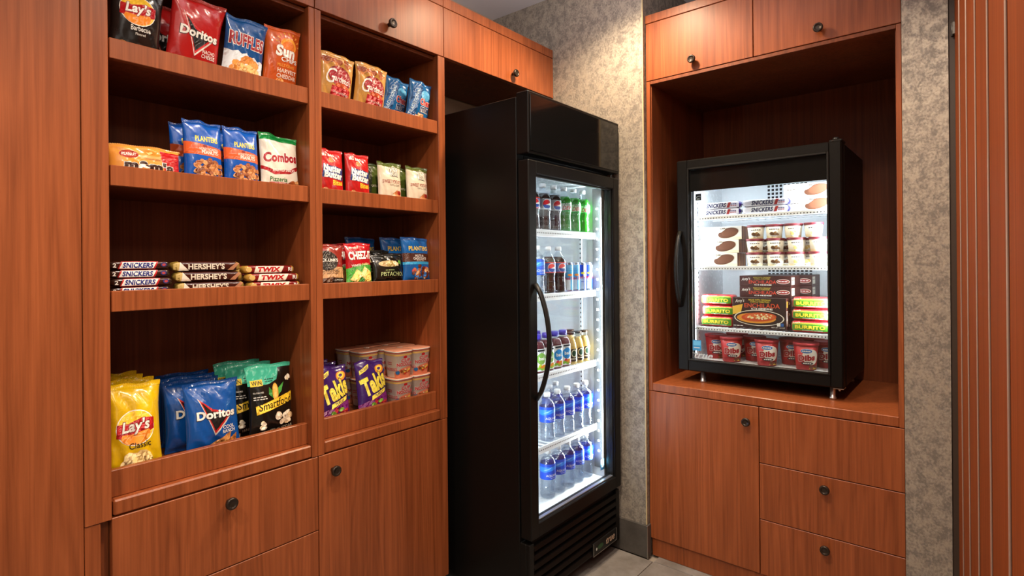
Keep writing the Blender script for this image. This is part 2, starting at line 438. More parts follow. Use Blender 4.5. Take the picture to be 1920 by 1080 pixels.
def bag_meshes(w, h, t, seed, color, layers, seal=.045, crease=1.0, back=None, sealcol=None, taper=.07, seals=True, nu=26, nv=34):
    hw, dep, sway, g = pillow(w, h, t, seed, seal, crease, taper)
    mat = film(color); bmat = film(back or color)
    def surf(x, z, side):
        u = 2 * x / w; v = z / h
        dz = .045 * h * noise.noise(Vector((u * 1.3, seed * 5.1, 0))) * max(0, (v - .7) / .3) ** 2
        return Vector((x / (w / 2) * hw(z), side * (dep(u, v) * (1 if side < 0 else .85) + .0006) + sway(u, v), z + dz))
    G = {sd: [[surf((i / nu - .5) * w, j / nv * h, sd) for i in range(nu + 1)] for j in range(nv + 1)] for sd in (-1, 1)}
    def onfacet(x, z, off):
        fx = min(nu - 1e-6, max(0, (x / w + .5) * nu)); fz = min(nv - 1e-6, max(0, z / h * nv))
        i, j = int(fx), int(fz); a, b_ = fx - i, fz - j; g0 = G[-1]
        p0, p3 = g0[j][i], g0[j + 1][i + 1]
        if a >= b_: p = p0 + (g0[j][i + 1] - p0) * a + (p3 - g0[j][i + 1]) * b_
        else: p = p0 + (g0[j + 1][i] - p0) * b_ + (p3 - g0[j + 1][i]) * a
        return (p.x, p.y - off, p.z)
    mb = MB()
    for side in (-1, 1):
        k = len(mb.v)
        for row in G[side]:
            for p in row: mb.v.append(tuple(p))
        for j in range(nv):
            for i in range(nu):
                a = k + j * (nu + 1) + i
                for q in ([a, a + 1, a + nu + 2], [a, a + nu + 2, a + nu + 1]): mb.face(q if side < 0 else q[::-1], mat if side < 0 else bmat, True)
    # close the rim
    n1 = (nu + 1) * (nv + 1)
    for j in range(nv):
        a = j * (nu + 1); mb.face([a, a + nu + 1, n1 + a + nu + 1, n1 + a], mat, True)
        a = j * (nu + 1) + nu; mb.face([a, n1 + a, n1 + a + nu + 1, a + nu + 1], mat, True)
    pouch = mb.mesh('pouch')
    out = {'pouch': pouch}
    if seals:
        sb = MB(); sm = film(sealcol or color); ns = 72; k = 0
        zs = [h * (1 - seal * 1.25), h * (1 - seal * .85), h * (1 - seal * .45), h - .0002]
        for i in range(ns + 1):
            x = (i / ns - .5) * w
            for jj, zq in enumerate(zs):
                p = onfacet(x, zq, .0006 + (.0006 if i % 2 else 0))
                sb.v.append((p[0], p[1], p[2] + (.0011 if jj == 3 and i % 2 else 0)))
        for i in range(ns):
            for jj in range(3):
                a = i * 4 + jj; sb.face([a, a + 4, a + 5, a + 1], sm, False)
        out['top_seal'] = sb.mesh('top_seal')
    if layers:
        out['front_print'] = print_mesh('front_print', layers, w, h, lambda x, z, k: onfacet(x, z, .0002 + .00006 * k), w / nu, cutz=h / nv, diag=True)
    return out
BAGS = {}
def bag(name, art, label, cat, loc, rot, group=None):
    """art: key into ART; first use builds the meshes, later uses share them"""
    a = ART[art]
    if art not in BAGS:
        BAGS[art] = bag_meshes(**a)
    r = thing(name, label, cat, loc, rot, group)
    for k, me in BAGS[art].items(): link(k, me, r)
    return r
RED, DKRED, YEL, WHT, BLK, BLUE = 'b3161c', '7d0f14', 'f2c01c', 'f4f0e6', '14110f', '0b4fa8'
def shift(up, ls):
    def sh(l):
        if l[0] == 't': return l[:3] + (l[3] + up,) + l[4:]
        if l[0] == 'e': return (l[0], l[1], l[2] + up) + l[3:]
        return ('p', [(x, min(.97, z + up) if z < .96 else z) for x, z in l[1]], l[2])
    return [sh(l) for l in flat(ls)]
def lays(flavour, inkc, sub, up=0.0):
    ls = flat([E(-.02, .56, .36, .205, WHT), E(-.02, .56, .345, .195, 'f3c437'), E(.06, .47, .2, .06, 'f7e07a', .1),
            P([(-.37, .47), (-.2, .44), (.1, .47), (.33, .52), (.335, .64), (.1, .66), (-.15, .60), (-.36, .61)], 'b5161d'),
            E(-.02, .47, .27, .10, 'ef8b2a', .12),
            P([(-.36, .50), (-.1, .49), (.33, .54), (.335, .65), (.1, .67), (-.15, .615), (-.36, .62)], 'b5161d'),
            TO("Lay's", -.02, .57, .52, .17, WHT, '6e0d12', .03, .25, .08), T(flavour, .05, .325 if sub else .36, .40, .07, inkc, .012, 0, .05)] + ([T(sub, .05, .25, .2, .035, inkc, .0, 0, .05)] if sub else []))
    def sh(l):
        if l[0] == 't': return l[:3] + (l[3] + up,) + l[4:]
        if l[0] == 'e': return (l[0], l[1], l[2] + up) + l[3:]
        return ('p', [(x, z + up) for x, z in l[1]], l[2])
    return [sh(l) for l in ls]
def doritos(fl1, fl2):
    return [P([(-.30, .78), (-.06, .60), (.34, .50), (-.02, .22)], 'd8d0c4'), P([(-.28, .765), (-.04, .60), (.31, .505), (-.02, .25)], 'c01d1c'),
            P([(-.24, .72), (-.06, .57), (.26, .50), (-.02, .29)], '15110f'),
            T('Doritos', .03, .52, .76, .13, '15110f', .07, 0, -.02), T('Doritos', .03, .525, .74, .12, WHT, .04, 0, -.02),
            T(fl1, .25, .315, .25, .05, WHT, .015), T(fl2, .25, .255, .27, .05, WHT, .015)]
ART = {
 'chips_black': dict(w=.124, h=.195, t=.05, seed=1, color='1b1614', layers=lays('Barbecue', WHT, 'Flavored', .09) + chips(-.3, .12, .14, .07, ['a3672d', '6d3a18', 'c18a45'], 7, .1, 3)),
 'chips_red': dict(w=.144, h=.212, t=.05, seed=2, color='b71c1c', sealcol='a8332a', layers=doritos('NACHO', 'CHEESE')),
 'chips_ridged': dict(w=.126, h=.196, t=.046, seed=3, color='14508f', layers=[
    P([(-.5, .06), (.5, .06), (.5, .40), (.38, .42), (.30, .40), (.2, .45), (.1, .42), (0, .48), (-.12, .45), (-.22, .49), (-.34, .46), (-.5, .48)], 'd9dde0')]
    + chips(-.02, .27, .34, .12, ['e0923f', 'efb76c', 'd07f2f', 'f0c98a'], 18, .14, 5) + TO('RUFFLES', 0, .66, .86, .20, '9c1b22', WHT, .04, 0, -.03)),
 'chips_orange': dict(w=.120, h=.212, t=.05, seed=4, color='cf5a22', layers=[
    E(.10, .74, .24, .12, 'f3a23a'), E(.10, .72, .19, .09, 'e07528')]
    + [P([(.10 + .26 * math.cos(a), .75 + .14 * math.sin(a)), (.10 + .36 * math.cos(a - .07), .75 + .20 * math.sin(a - .07)), (.10 + .36 * math.cos(a + .07), .75 + .20 * math.sin(a + .07))], 'f0a648') for a in [.1 + i * .36 for i in range(9)]]
    + TO('Sun', .02, .645, .56, .17, WHT, 'b04a16', .05, .1) + TO('CHIPS', .14, .525, .5, .065, WHT, 'b04a16', .02) +
    [T('MULTIGRAIN', .05, .435, .5, .045, 'f5b24a', .0), T('HARVEST', .10, .355, .58, .062, 'f4dcc8', .03), T('CHEDDAR', .10, .275, .58, .062, 'f4dcc8', .03)]
    + chips(-.1, .13, .25, .06, ['e9a04e', 'd98435', 'f2bd78'], 7, .13, 8)),
 'choc_peanut': dict(w=.178, h=.092, t=.036, seed=5, color='e79a3c', sealcol='e0a050', seal=.03, layers=[
    P([(.30, .05), (.5, .05), (.5, .9), (.20, .9), (.24, .4)], 'b51a1a'), E(-.24, .70, .13, .115, 'a8382a'), T('PEANUT', -.24, .70, .19, .085, WHT, .015),
    P([(-.02, .82), (.03, .74), (.09, .78), (.07, .84), (.03, .80)], 'f4bd6a'), T('CHOCOLATE CANDIES', .09, .61, .24, .05, '5b2a10', 0)]
    + TO("m&m's", .04, .40, .70, .29, '33150b', WHT, .07)),
 'peanuts_blue': dict(w=.110, h=.192, t=.042, seed=6, color='0f55b4', sealcol='0d4a9e', crease=.6, layers=[
    P([(-.5, .47), (.5, .44), (.5, .58), (-.1, .63), (-.5, .66)], 'd0582c'), T('PLANTERS', .06, .71, .60, .085, 'f0d437', .03),
    E(.0, .60, .06, .022, '8f2a17'), T('HONEY ROASTED', .10, .555, .52, .042, WHT, .0), T('PEANUTS', .12, .505, .44, .055, WHT, .02)]
    + chips(.10, .26, .36, .15, ['8c4a22', 'a5622f', 'b9753c', '74391a', 'c48a55'], 64, .085, 4)),
 'pretzel_green': dict(w=.132, h=.192, t=.045, seed=7, color='e8e0cf', sealcol='12803a', layers=[
    P([(-.5, .885), (.5, .885), (.5, .97), (-.5, .97)], '12803a'), P([(-.5, .45), (-.2, .37), (.2, .40), (.5, .50), (.5, .43), (.2, .33), (-.2, .30), (-.5, .39)], 'a01b22')]
    + TO('Combos', 0, .60, .90, .17, 'a3161f', WHT, .05, .15, .06) + [T('STUFFED SNACKS', .05, .385, .60, .05, WHT, .01, 0, .05), T('Pizzeria', -.10, .225, .44, .075, '1d6b2e', .015), B(-.33, .125, .13, .175, 'a3161f'), T('BAKED PRETZEL', -.10, .15, .42, .03, WHT, .0)]
    + chips(.33, .17, .12, .10, ['b86a35', '8d4520', 'd69a62'], 9, .11, 2)),
 'chips_yellow': dict(w=.132, h=.232, t=.06, seed=8, color='e8bd12', crease=1.2, layers=lays('Classic', '3a2a12', None, -.065) + chips(.05, .10, .25, .05, ['e2c07a', 'cfa65c', 'eed49a'], 5, .2, 11)),
 'chips_blue': dict(w=.156, h=.205, t=.058, seed=9, color='0c4f9e', sealcol='0b4488', layers=doritos('COOL', 'RANCH') + [P([(-.18, .08), (.30, .24), (.25, .07)], 'c98a4e'), P([(.1, .06), (.42, .20), (.40, .06)], 'b87238')]),
 'popcorn_black': dict(w=.15, h=.23, t=.058, seed=10, color='15130f', sealcol='3fae8e', crease=.6, layers=shift(-.07, [
    P([(-.5, .80), (-.1, .80), (.1, .85), (.16, .97), (-.5, .97)], '46b394'), B(-.46, .79, -.22, .875, 'e8c63a'), T('WIN', -.34, .832, .2, .06, '15130f', .02), D(-.07, .87, .22, .012, '15382e', 4), D(-.08, .84, .18, .012, '15382e'),
    P([(-.02, .60), (-.12, .66), (-.10, .76), (0, .68)], '3d8f3a'), P([(.06, .60), (.2, .68), (.26, .8), (.1, .72)], '4aa043'), E(.04, .68, .075, .125, 'e8a93e'), E(.04, .69, .05, .10, 'f3c766'),
    P([(-.38, .40), (.5, .53), (.5, .66), (-.40, .52)], 'efc22f'), T('Smartfood', .05, .53, .80, .105, '15130f', .012, .15, .13),
    T('GLUTEN FREE', -.33, .70, .2, .02, WHT, 0), D(-.3, .64, .26, .012, WHT, 4), D(-.29, .61, .28, .012, WHT, 5), T('WHITE CHEDDAR', .10, .16, .66, .045, 'd8c9ae', .0, 0, .08)]
    + chips(.22, .32, .2, .07, ['e6cfae', 'd9b98c', 'f0e0c4'], 14, .085, 9) + chips(-.25, .25, .05, .04, ['efe3cb', 'dcc7a0'], 6, .06, 10) + chips(.38, .85, .05, .03, ['efe3cb', 'dcc7a0'], 5, .06, 12) + chips(-.33, .08, .06, .02, ['efe3cb'], 4, .06, 14))),
 'mix_beige': dict(w=.140, h=.18, t=.052, seed=11, color='cf9a4c', crease=1.2, layers=chips(0, .86, .4, .07, ['a8562c', '8a4526', 'c07a3e'], 12, .1, 1) + chips(0, .07, .4, .04, ['e8d5b0', 'b7813f'], 12, .08, 6) + [
    E(.05, .58, .36, .20, '7d1219', -.25), E(.05, .58, .34, .185, '97161f', -.25), E(.10, .40, .22, .06, 'c8552c', -.2),
    P([(-.22, .16), (.34, .14), (.36, .36), (-.20, .40)], 'b01a20'), T('G', -.22, .58, .26, .30, WHT, .0, .3, -.1), T("ardetto's", .12, .53, .50, .13, WHT, .01, .2, -.12), T('Original Recipe', .07, .27, .46, .055, WHT, .0, 0, -.08)]),
 'mix_blue': dict(w=.120, h=.172, t=.04, seed=12, color='17629f', layers=[
    P([(-.5, .10), (-.25, .08), (.05, .96), (-.36, .96)], '0f4a80'), T('TRADITIONAL', -.27, .53, .98, .085, 'bcd3e2', .02, 0, 1.28), E(.20, .72, .22, .12, '4d9bc8')]
    + TO('Chex', .20, .56, .50, .16, 'b51a22', WHT, .04) + TO('mix', .20, .40, .42, .15, '15305f', WHT, .05) + chips(.02, .15, .16, .11, ['a0522a', 'c98a52', 'd9b07c', '7a3b1d'], 18, .09, 21)),
 'cookie_red': dict(w=.106, h=.17, t=.042, seed=13, color='b8201f', layers=[
    T('BIG BAG', -.12, .88, .5, .055, WHT, .03), P([(-.38, .42), (.42, .37), (.46, .62), (-.34, .68)], '17306e')]
    + TO('Nutter', .02, .60, .70, .15, WHT, '17306e', .05, 0, -.08) + TO('Butter', .05, .47, .72, .15, WHT, '17306e', .05, 0, -.08) + [T('Bites', .20, .32, .42, .11, 'f2b52c', .05, 0, .05)]
    + chips(-.3, .12, .14, .05, ['c9834b', 'a45c2a'], 5, .11, 5) + chips(.15, .09, .2, .03, ['c9834b', 'e8c9a0'], 6, .09, 6) + chips(-.05, .77, .12, .02, ['c9834b'], 2, .1, 8)),
 'tortilla_beige': dict(w=.112, h=.158, t=.042, seed=14, color='d8cbb4', sealcol='4c5a20', layers=[
    P([(-.5, .91), (.5, .88), (.5, .97), (-.5, .97)], '566324'), B(-.06, .66, .32, .90, '2b2620'), B(-.045, .672, .305, .888, 'e9e2d2'), T('FOOD', .13, .855, .28, .05, '2b2620', .03), T('SHOULD', .13, .80, .3, .05, '2b2620', .03), T('TASTE', .13, .745, .3, .05, '2b2620', .03), T('GOOD', .13, .693, .3, .05, '2b2620', .03),
    T('SWEET POTATO', .04, .53, .84, .085, '8d3021', .01), T('TORTILLA CHIPS', .10, .445, .46, .045, '6a5a48', 0), P([(-.15, .07), (.34, .08), (.42, .26), (.2, .34), (.02, .24)], 'b8703f'), E(.30, .27, .10, .05, 'a02b22')]),
 'tortilla_green': dict(w=.112, h=.158, t=.042, seed=24, color='46541f', sealcol='39461a', layers=[P([(-.5, .06), (-.2, .06), (-.1, .9), (-.5, .9)], '2c2f1c'), T('TORTILLA CHIPS', .06, .445, .5, .05, 'd8cbb4', 0)]),
 'jerky_brown': dict(w=.112, h=.145, t=.04, seed=15, color='8f2a1e', layers=[
    P([(-.5, .08), (.5, .08), (.5, .44), (-.5, .46)], 'b08458'), E(-.15, .60, .40, .24, '241d1a'), T("JACK LINK'S", -.12, .60, .74, .10, WHT, .02), T('ORIGINAL', -.04, .36, .64, .075, '2b1a10', .01), T('BEEF STEAK', .0, .29, .4, .035, '2b1a10', 0), P([(-.5, .07), (.5, .07), (.5, .18), (0, .2), (-.5, .16)], '5b3620'), B(.02, .09, .48, .17, BLK), T('13g PROTEIN', .25, .13, .40, .042, WHT, .0)]),
 'cracker_red': dict(w=.112, h=.152, t=.044, seed=16, color='b3151d', layers=[
    P([(-.5, .06), (.5, .06), (.5, .46), (.1, .50), (-.5, .38)], '3c8a2c'), T('Sunshine', -.20, .885, .32, .05, 'e9e2d2', .02, .2)]
    + TO('CHEEZ-IT', .02, .70, .90, .20, WHT, '7c0d13', .04, 0, .06) + [T('WHITE', -.20, .455, .3, .055, WHT, .02, 0, .08), T('cheddar', .16, .49, .36, .06, 'f4e7a8', .01, .2, .08),
    P([(-.40, .12), (-.12, .05), (.05, .26), (-.2, .36)], 'e6c169'), P([(-.05, .22), (.22, .08), (.38, .32), (.1, .43)], 'efd185'), P([(.12, .06), (.44, .09), (.44, .3), (.22, .33)], 'e2b95c')]),
 'nuts_black': dict(w=.146, h=.112, t=.044, seed=17, color='15150f', crease=1.2, layers=[E(-.02, .66, .33, .11, 'b9a277'), E(.36, .72, .06, .07, '5d9a2e'), D(-.02, .44, .30, .03, '8da36a', 4)] + chips(-.02, .66, .29, .06, ['cdb183', 'a88a58', '8f7a3c', 'e2d0a8'], 22, .06, 31) + [T('PISTACHIOS', .08, .31, .78, .14, 'b8c98c', .005)]),
 'nuts_blue': dict(w=.142, h=.178, t=.044, seed=18, color='1460a8', sealcol='0f4f93', layers=[
    P([(-.5, .46), (.5, .46), (.5, .64), (-.5, .66)], '4a2416'), T('PLANTERS', .06, .76, .74, .10, 'ecc84a', .03), B(-.5, .40, .5, .46, '3aa0cf'), T('NUTS &', .04, .595, .32, .05, WHT, .02), T('CHOCOLATE', .06, .53, .50, .055, WHT, .02), T('TRAIL MIX', .06, .48, .3, .03, 'e6d0b0', 0)]
    + chips(.06, .22, .34, .14, ['b0683a', '8a4522', 'd9a878', 'c23a2a', '3f7ac0', 'e0b98a', '6b2e18'], 44, .075, 41)),
 'rolled_purple': dict(w=.136, h=.188, t=.052, seed=19, color='3d1d66', crease=.8, layers=[
    P([(-.5, .06), (.5, .06), (.5, .34), (.1, .28), (-.5, .16)], '6d1a63'), E(.26, .80, .17, .085, 'e08a2a', .2), E(.26, .81, .11, .055, 'f3d04a', .2), E(.26, .81, .06, .028, '3d1d66', .2),
    P([(-.42, .74), (-.12, .84), (-.1, .92), (-.42, .82)], 'e9d34b'), T('INTENSE', -.26, .83, .26, .045, '3d1d66', .02, 0, .33)]
    + TO('Takis', .02, .55, .86, .36, 'ecd74c', '25103f', .05, .1, .30) + [P([(-.15, .21), (.36, .34), (.38, .42), (-.14, .30)], 'e9d34b'), T('FUEGO', .12, .32, .3, .05, '3d1d66', .03, 0, .25)]
    + chips(.18, .13, .26, .05, ['a5222e', 'c9452a', '7fae3a', '8a1440'], 12, .09, 51)),
}

# ------------------------------------------------------------------ room shell
mb = MB(); mb.box((-2.2, -2.6, -.12), (2.4, 3.3, -.012), GROUT, 0); floor = struct('floor', mb)
tile_me = None
ty = 2.333
tb = MB(); tb.box((-.2985, -.5985, -.012), (.2985, -.0015, 0), TILE, .001); tile_me = tb.mesh('floor_tile')
for i in range(-1, 6):
    for j in range(0, 8):
        link('floor_tile', tile_me, floor, (-1.43 + .6 * i, ty - .6 * j, 0))
tb = MB(); tb.box((-1.1265, 2.335, -.012), (-.205, 2.40, .0), TILE, .001); part('floor_tile', tb, floor)
mb = MB(); mb.box((-2.2, -2.6, 2.72), (2.4, 3.3, 2.84), PLASTER, 0); struct('ceiling', mb)
mb = MB(); mb.box((-2.2, -2.6, 0), (-2.08, 3.3, 2.72), PAINT, 0); struct('wall_left', mb)
mb = MB(); mb.box((-2.08, 2.35, 0), (-1.168, 3.25, 2.72), WALLPAPER, 0)
mb.box((-1.168, 3.08, 0), (-.194, 3.25, 2.72), WALLPAPER, 0)
mb.box((-.194, 2.35, 0), (-.067, 3.25, 2.72), WALLPAPER, 0)
mb.box((-.067, 2.85, 0), (1.1, 3.25, 2.72), PAINT, 0)
mb.box((1.1, 2.35, 0), (2.4, 3.25, 2.72), WALLPAPER, 0); struct('wall_back', mb)
mb = MB(); mb.box((2.28, -2.6, 0), (2.4, 2.35, 2.72), PAINT, 0); struct('wall_right', mb)
mb = MB(); mb.box((-2.08, -2.6, 0), (2.28, -2.48, 2.72), PAINT, 0); struct('wall_front', mb)
mb = MB(); mb.box((-1.72, 2.338, 0), (-1.158, 2.35, .147), BASETILE, .001); mb.box((-1.167, 2.35, 0), (-1.158, 2.374, .147), BASETILE, .001); struct('baseboard_back', mb)
mb = MB(); mb.box((-1.1615, 2.334, 0), (-1.1565, 2.339, .148), STEEL, .001); struct('trim_1', mb)
mb = MB(); mb.box((-1.171, 2.3465, .148), (-1.1655, 2.352, 2.72), plain('pale_corner_bead', 'cbb98e', .5), .001); struct('trim_2', mb)
mb = MB(); mb.box((-.066, 2.352, 0), (-.03, 2.84, 2.66), DARKPAINT, .002); mb.box((1.05, 2.352, 0), (1.1, 2.84, 2.66), DARKPAINT, .002); mb.box((-.066, 2.352, 2.62), (1.1, 2.84, 2.70), DARKPAINT, .002); struct('trim_3', mb)
# the opened wooden door leaf, seen nearly edge on, with pale vertical inlays
d = bpy.data.objects.new('door_1', None); COL.objects.link(d); d['kind'] = 'structure'; d.location = (-.010, 2.348, 0); d.rotation_euler = (0, 0, math.radians(-85.93))
mb = MB(); mb.box((.006, -.04, .012), (1.45, -.002, 2.30), WOODDOOR, .002); part('leaf', mb, d)
for k in range(5):
    mb = MB(); mb.box((.222 + k * .25, -.0425, .012), (.236 + k * .25, -.0402, 2.30), INLAY, .0006); part('inlay_strip', mb, d)
for z in (2.09, .25):
    mb = MB(); mb.box((-.008, -.046, z), (.012, -.036, z + .04), HINGE, .001); mb.tube([(-.006, -.045, z - .002), (-.006, -.045, z + .042)], .005, HINGE, 8); part('hinge', mb, d)

# ------------------------------------------------------------------ knob mesh (axis local -Y, on face at y=0)
def knob_mesh():
    mb = MB(); k = MB()
    k.lathe([(.007, 0), (.0065, .010), (.0075, .014), (.0155, .017), (.0175, .021), (.0172, .027), (.0145, .0295), (.011, .029), (.0105, .0278), (.004, .028)], 20, BRONZE)
    k.v = [(x, -z, y) for x, y, z in k.v]
    return k.mesh('knob')
KNOB = knob_mesh()
def knob(parent, loc, rz=0):
    o = link('knob', KNOB, parent, loc); o['label'] = 'round dark bronze knob'; o.rotation_euler = (0, 0, rz); return o

# ------------------------------------------------------------------ left run: facade plane x = XF, faces +X
XF, XB = -1.67, -2.06
pn = thing('wood_panel', 'tall cherry wood end panel filling the left edge beside the snack shelves', 'panel', (0, 0, 0))
mb = MB(); mb.box((XF - .03, -.55, 0), (XF, .371, 2.444), WOOD, .0012); part('panel_board', mb, pn)
mb = MB(); mb.box((XF - .03, .3725, .716), (XF + .001, .428, 2.444), WOOD, .0012); part('scribe_strip', mb, pn)
mb = MB(); mb.box((XF - .03, .3725, 0), (XF - .001, .405, .7145), WOOD, .0012); part('lower_strip', mb, pn)
mb = MB(); mb.box((XF - .06, .4055, 0), (XF - .028, .4275, .7145), WOOD, .001); part('recessed_filler', mb, pn)

def bay(label, y0, y1, l0, r1, fronts):
    """one shelf unit; y0..y1 is the opening, l0/r1 the outer edges of its stiles"""
    c = thing('shelf_cabinet', label, 'cabinet', (0, 0, 0), group='open snack shelf units')
    mb = MB()
    if l0 < y0 - .004: mb.box((XB, l0, .7205), (XF, y0, 2.196), WOOD, .0012); mb.box((XB, l0, 0), (XF - .0215, y0, .7195), WOOD, .0012)
    else: mb.box((XB, y0 - .0035, 0), (XF - .031, y0, 2.196), WOODSHADE, .0008)
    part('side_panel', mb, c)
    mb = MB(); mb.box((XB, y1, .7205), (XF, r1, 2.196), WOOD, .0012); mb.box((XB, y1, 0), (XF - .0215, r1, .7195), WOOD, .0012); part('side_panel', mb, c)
    mb = MB(); mb.box((XB, y0 + .0005, .05), (XB + .012, y1 - .0005, 2.195), WOODSHADE, 0); part('back_panel', mb, c)
    mb = MB(); mb.box((XB + .0125, y0 + .0005, 2.182), (XF - .023, y1 - .0005, 2.1955), WOODSHADE, .001); part('top_board', mb, c)
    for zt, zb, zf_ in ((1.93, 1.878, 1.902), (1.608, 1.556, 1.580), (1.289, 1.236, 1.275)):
        mb = MB(); mb.box((XB + .0125, y0 + .0006, zf_ - .022), (XF - .0255, y1 - .0006, zf_), WOODSHADE, .001); s = part('shelf', mb, c)
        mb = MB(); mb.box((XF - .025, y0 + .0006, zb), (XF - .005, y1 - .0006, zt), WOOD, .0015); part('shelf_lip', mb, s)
    mb = MB(); mb.box((XB + .0125, y0 + .0006, .772), (XF - .045, y1 - .0006, .80), WOODSHADE, .001); s = part('shelf', mb, c)
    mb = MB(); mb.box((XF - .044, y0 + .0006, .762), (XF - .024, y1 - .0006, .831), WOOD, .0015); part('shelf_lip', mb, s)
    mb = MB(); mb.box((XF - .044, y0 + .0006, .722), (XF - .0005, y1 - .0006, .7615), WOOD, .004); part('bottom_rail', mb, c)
    mb = MB(); mb.box((XF - .08, y0 + .0006, .001), (XF - .06, y1 - .0006, .075), WOODSHADE, .001); part('toe_kick', mb, c)
    return c
bl = bay('left open shelf unit of cherry wood above two wide drawers', .4315, .977, .4285, .9975, None)
for (z0, z1, kn) in ((.4785, .7185, .667), (.24, .4755, .36), (.08, .237, None)):
    mb = MB(); mb.box((XF - .02, .428, z0), (XF, .9975, z1), WOOD, .0012); dr = part('drawer', mb, bl)
    if kn: knob(dr, (XF, .711, kn), R90)
brr = bay('right open shelf unit of cherry wood above a single cupboard door', 1.022, 1.546, .9985, 1.5835, None)
mb = MB(); mb.box((XF - .02, 1.0005, .08), (XF, 1.5825, .7185), WOOD, .0012); dr = part('door', mb, brr)
knob(dr, (XF, 1.051, .662), R90)
# filler hiding the cabinet sides above the doors: stiles are full, so doors overlay them
uppers = [('upper wall cupboard at the far left above the chip shelf', .372, .998, None), ('upper wall cupboard in the middle, its knob at lower centre', 1.0005, 1.578, 1.303), ('upper wall cupboard hanging above the tall black fridge', 1.5805, 2.348, 2.02)]
for lab, a, b_, kn in uppers:
    c = thing('wall_cabinet', lab, 'cabinet', (0, 0, 0), group='row of cherry upper cupboards')
    mb = MB(); mb.box((XB, a + .001, 2.199), (XF - .021, b_ - .001, 2.44), WOODSHADE, .001); part('carcass', mb, c)
    mb = MB(); mb.box((XF - .02, a, 2.1985), (XF, b_, 2.4015), WOOD, .0012); dr = part('door', mb, c)
    mb = MB(); mb.box((XF - .02, a, 2.4045), (XF, b_, 2.446), WOOD, .0012); part('top_rail', mb, c)
    if kn: knob(dr, (XF, kn, 2.24), R90)

# ------------------------------------------------------------------ right alcove cabinet: facade plane y = YF, faces -Y
YF, YB = 2.375, 3.06
ac = thing('alcove_cabinet', 'tall cherry cabinet in the alcove holding the countertop freezer', 'cabinet', (0, 0, 0))
X0, X1, XI0, XI1 = -1.1645, -.197, -1.146, -.212
for a, b_ in ((X0, XI0), (XI1, X1)):
    mb = MB(); mb.box((a, YF, .7605), (b_, YB, 2.18), WOOD, .0012); mb.box((a, YF + .0215, .02), (b_, YB, .7600), WOOD, .0012); part('side_panel', mb, ac)
for a, b_ in ((XI0 + .0002, XI0 + .0032), (XI1 - .0032, XI1 - .0002)):
    mb = MB(); mb.box((a, YF + .012, .798), (b_, YB - .0405, 2.165), WOODSHADE, .0005); part('shade_lining', mb, ac)  # thin boards added so the alcove sides carry the shade-darkened veneer
mb = MB(); mb.box((XI0 + .0005, YB - .04, .76), (XI1 - .0005, YB - .02, 2.18), WOODSHADE, 0); part('back_panel', mb, ac)
mb = MB(); mb.box((XI0 + .0005, YF + .002, 2.166), (XI1 - .0005, YB - .0405, 2.1805), WOODSHADE, .001); part('cavity_ceiling', mb, ac)
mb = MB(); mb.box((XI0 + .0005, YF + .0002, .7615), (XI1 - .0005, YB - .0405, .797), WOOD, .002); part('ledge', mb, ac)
mb = MB(); mb.box((X0 + .008, YF + .008, .001), (X1 - .008, YF + .02, .0795), WOOD, .001); part('toe_kick', mb, ac)
mb = MB(); mb.box((X0, YF + .021, 2.183), (X1, YB, 2.448), WOODSHADE, .001); part('upper_carcass', mb, ac)
mb = MB(); mb.box((X0 - .002, YF, 2.4485), (X1, YF + .02, 2.486), WOOD, .0012); part('top_rail', mb, ac)
for a, b_, kx in ((X0, -.6935, -.941), (-.6905, X1, -.452)):
    mb = MB(); mb.box((a, YF, 2.183), (b_, YF + .02, 2.445), WOOD, .0012); dr = part('upper_door', mb, ac); knob(dr, (kx, YF, 2.228))
mb = MB(); mb.box((X0, YF, .083), (-.684, YF + .02, .758), WOOD, .0012); dr = part('lower_door', mb, ac); knob(dr, (-.727, YF, .694))
for z0, z1, kz in ((.534, .758, None), (.3065, .531, .489), (.083, .3035, .262)):
    mb = MB(); mb.box((-.681, YF, z0), (X1, YF + .02, z1), WOOD, .0012); dr = part('drawer', mb, ac)
    if kz: knob(dr, (-.444, YF, kz))

# ------------------------------------------------------------------ tall upright fridge, faces +X
FY0, FY1, FX = 1.643, 2.328, -1.285
fr = thing('upright_fridge', 'tall black upright drinks fridge with a lit glass door', 'fridge', (0, 0, 0))
mb = MB()
bx0, bx1 = -2.05, -1.343
mb.box((bx0, FY0, .05), (bx1, FY0 + .045, 1.985), BLACK, .002); mb.box((bx0, FY1 - .04, .05), (bx1, FY1, 1.985), BLACK, .002)
mb.box((bx0, FY0 + .0455, .05), (-1.95, FY1 - .0405, 1.985), BLACK, 0); mb.box((-1.95, FY0 + .0455, 1.72), (bx1, FY1 - .0405, 1.985), BLACK, 0); mb.box((-1.95, FY0 + .0455, .05), (bx1, FY1 - .0405, .335), BLACK, 0)
part('cabinet_shell', mb, fr)
mb = MB()
mb.box((-1.9495, FY0 + .0456, .3355), (-1.35, FY0 + .049, 1.7195), LINER, 0); mb.box((-1.9495, FY1 - .044, .3355), (-1.35, FY1 - .0406, 1.7195), LINER, 0)
mb.box((-1.9495, FY0 + .049, .3355), (-1.945, FY1 - .044, 1.7195), LINER, 0); mb.box((-1.945, FY0 + .049, 1.713), (-1.35, FY1 - .044, 1.7195), LINER, 0); mb.box((-1.945, FY0 + .049, .3355), (-1.35, FY1 - .044, .345), LINER, 0)
part('interior_liner', mb, fr)
mb = MB(); mb.box((-1.3425, FY0, 1.765), (FX, FY1 + .003, 2.0), BLACK, .003); h_ = part('header_panel', mb, fr)
mb = MB(); mb.box((FX, FY0 + .012, 1.775), (FX + .003, FY1 - .01, 1.988), BLACKGLOSS, .001); part('header_glass', mb, h_)
dz0, dz1 = .305, 1.742
mb = MB(); dx0, dx1 = -1.337, FX
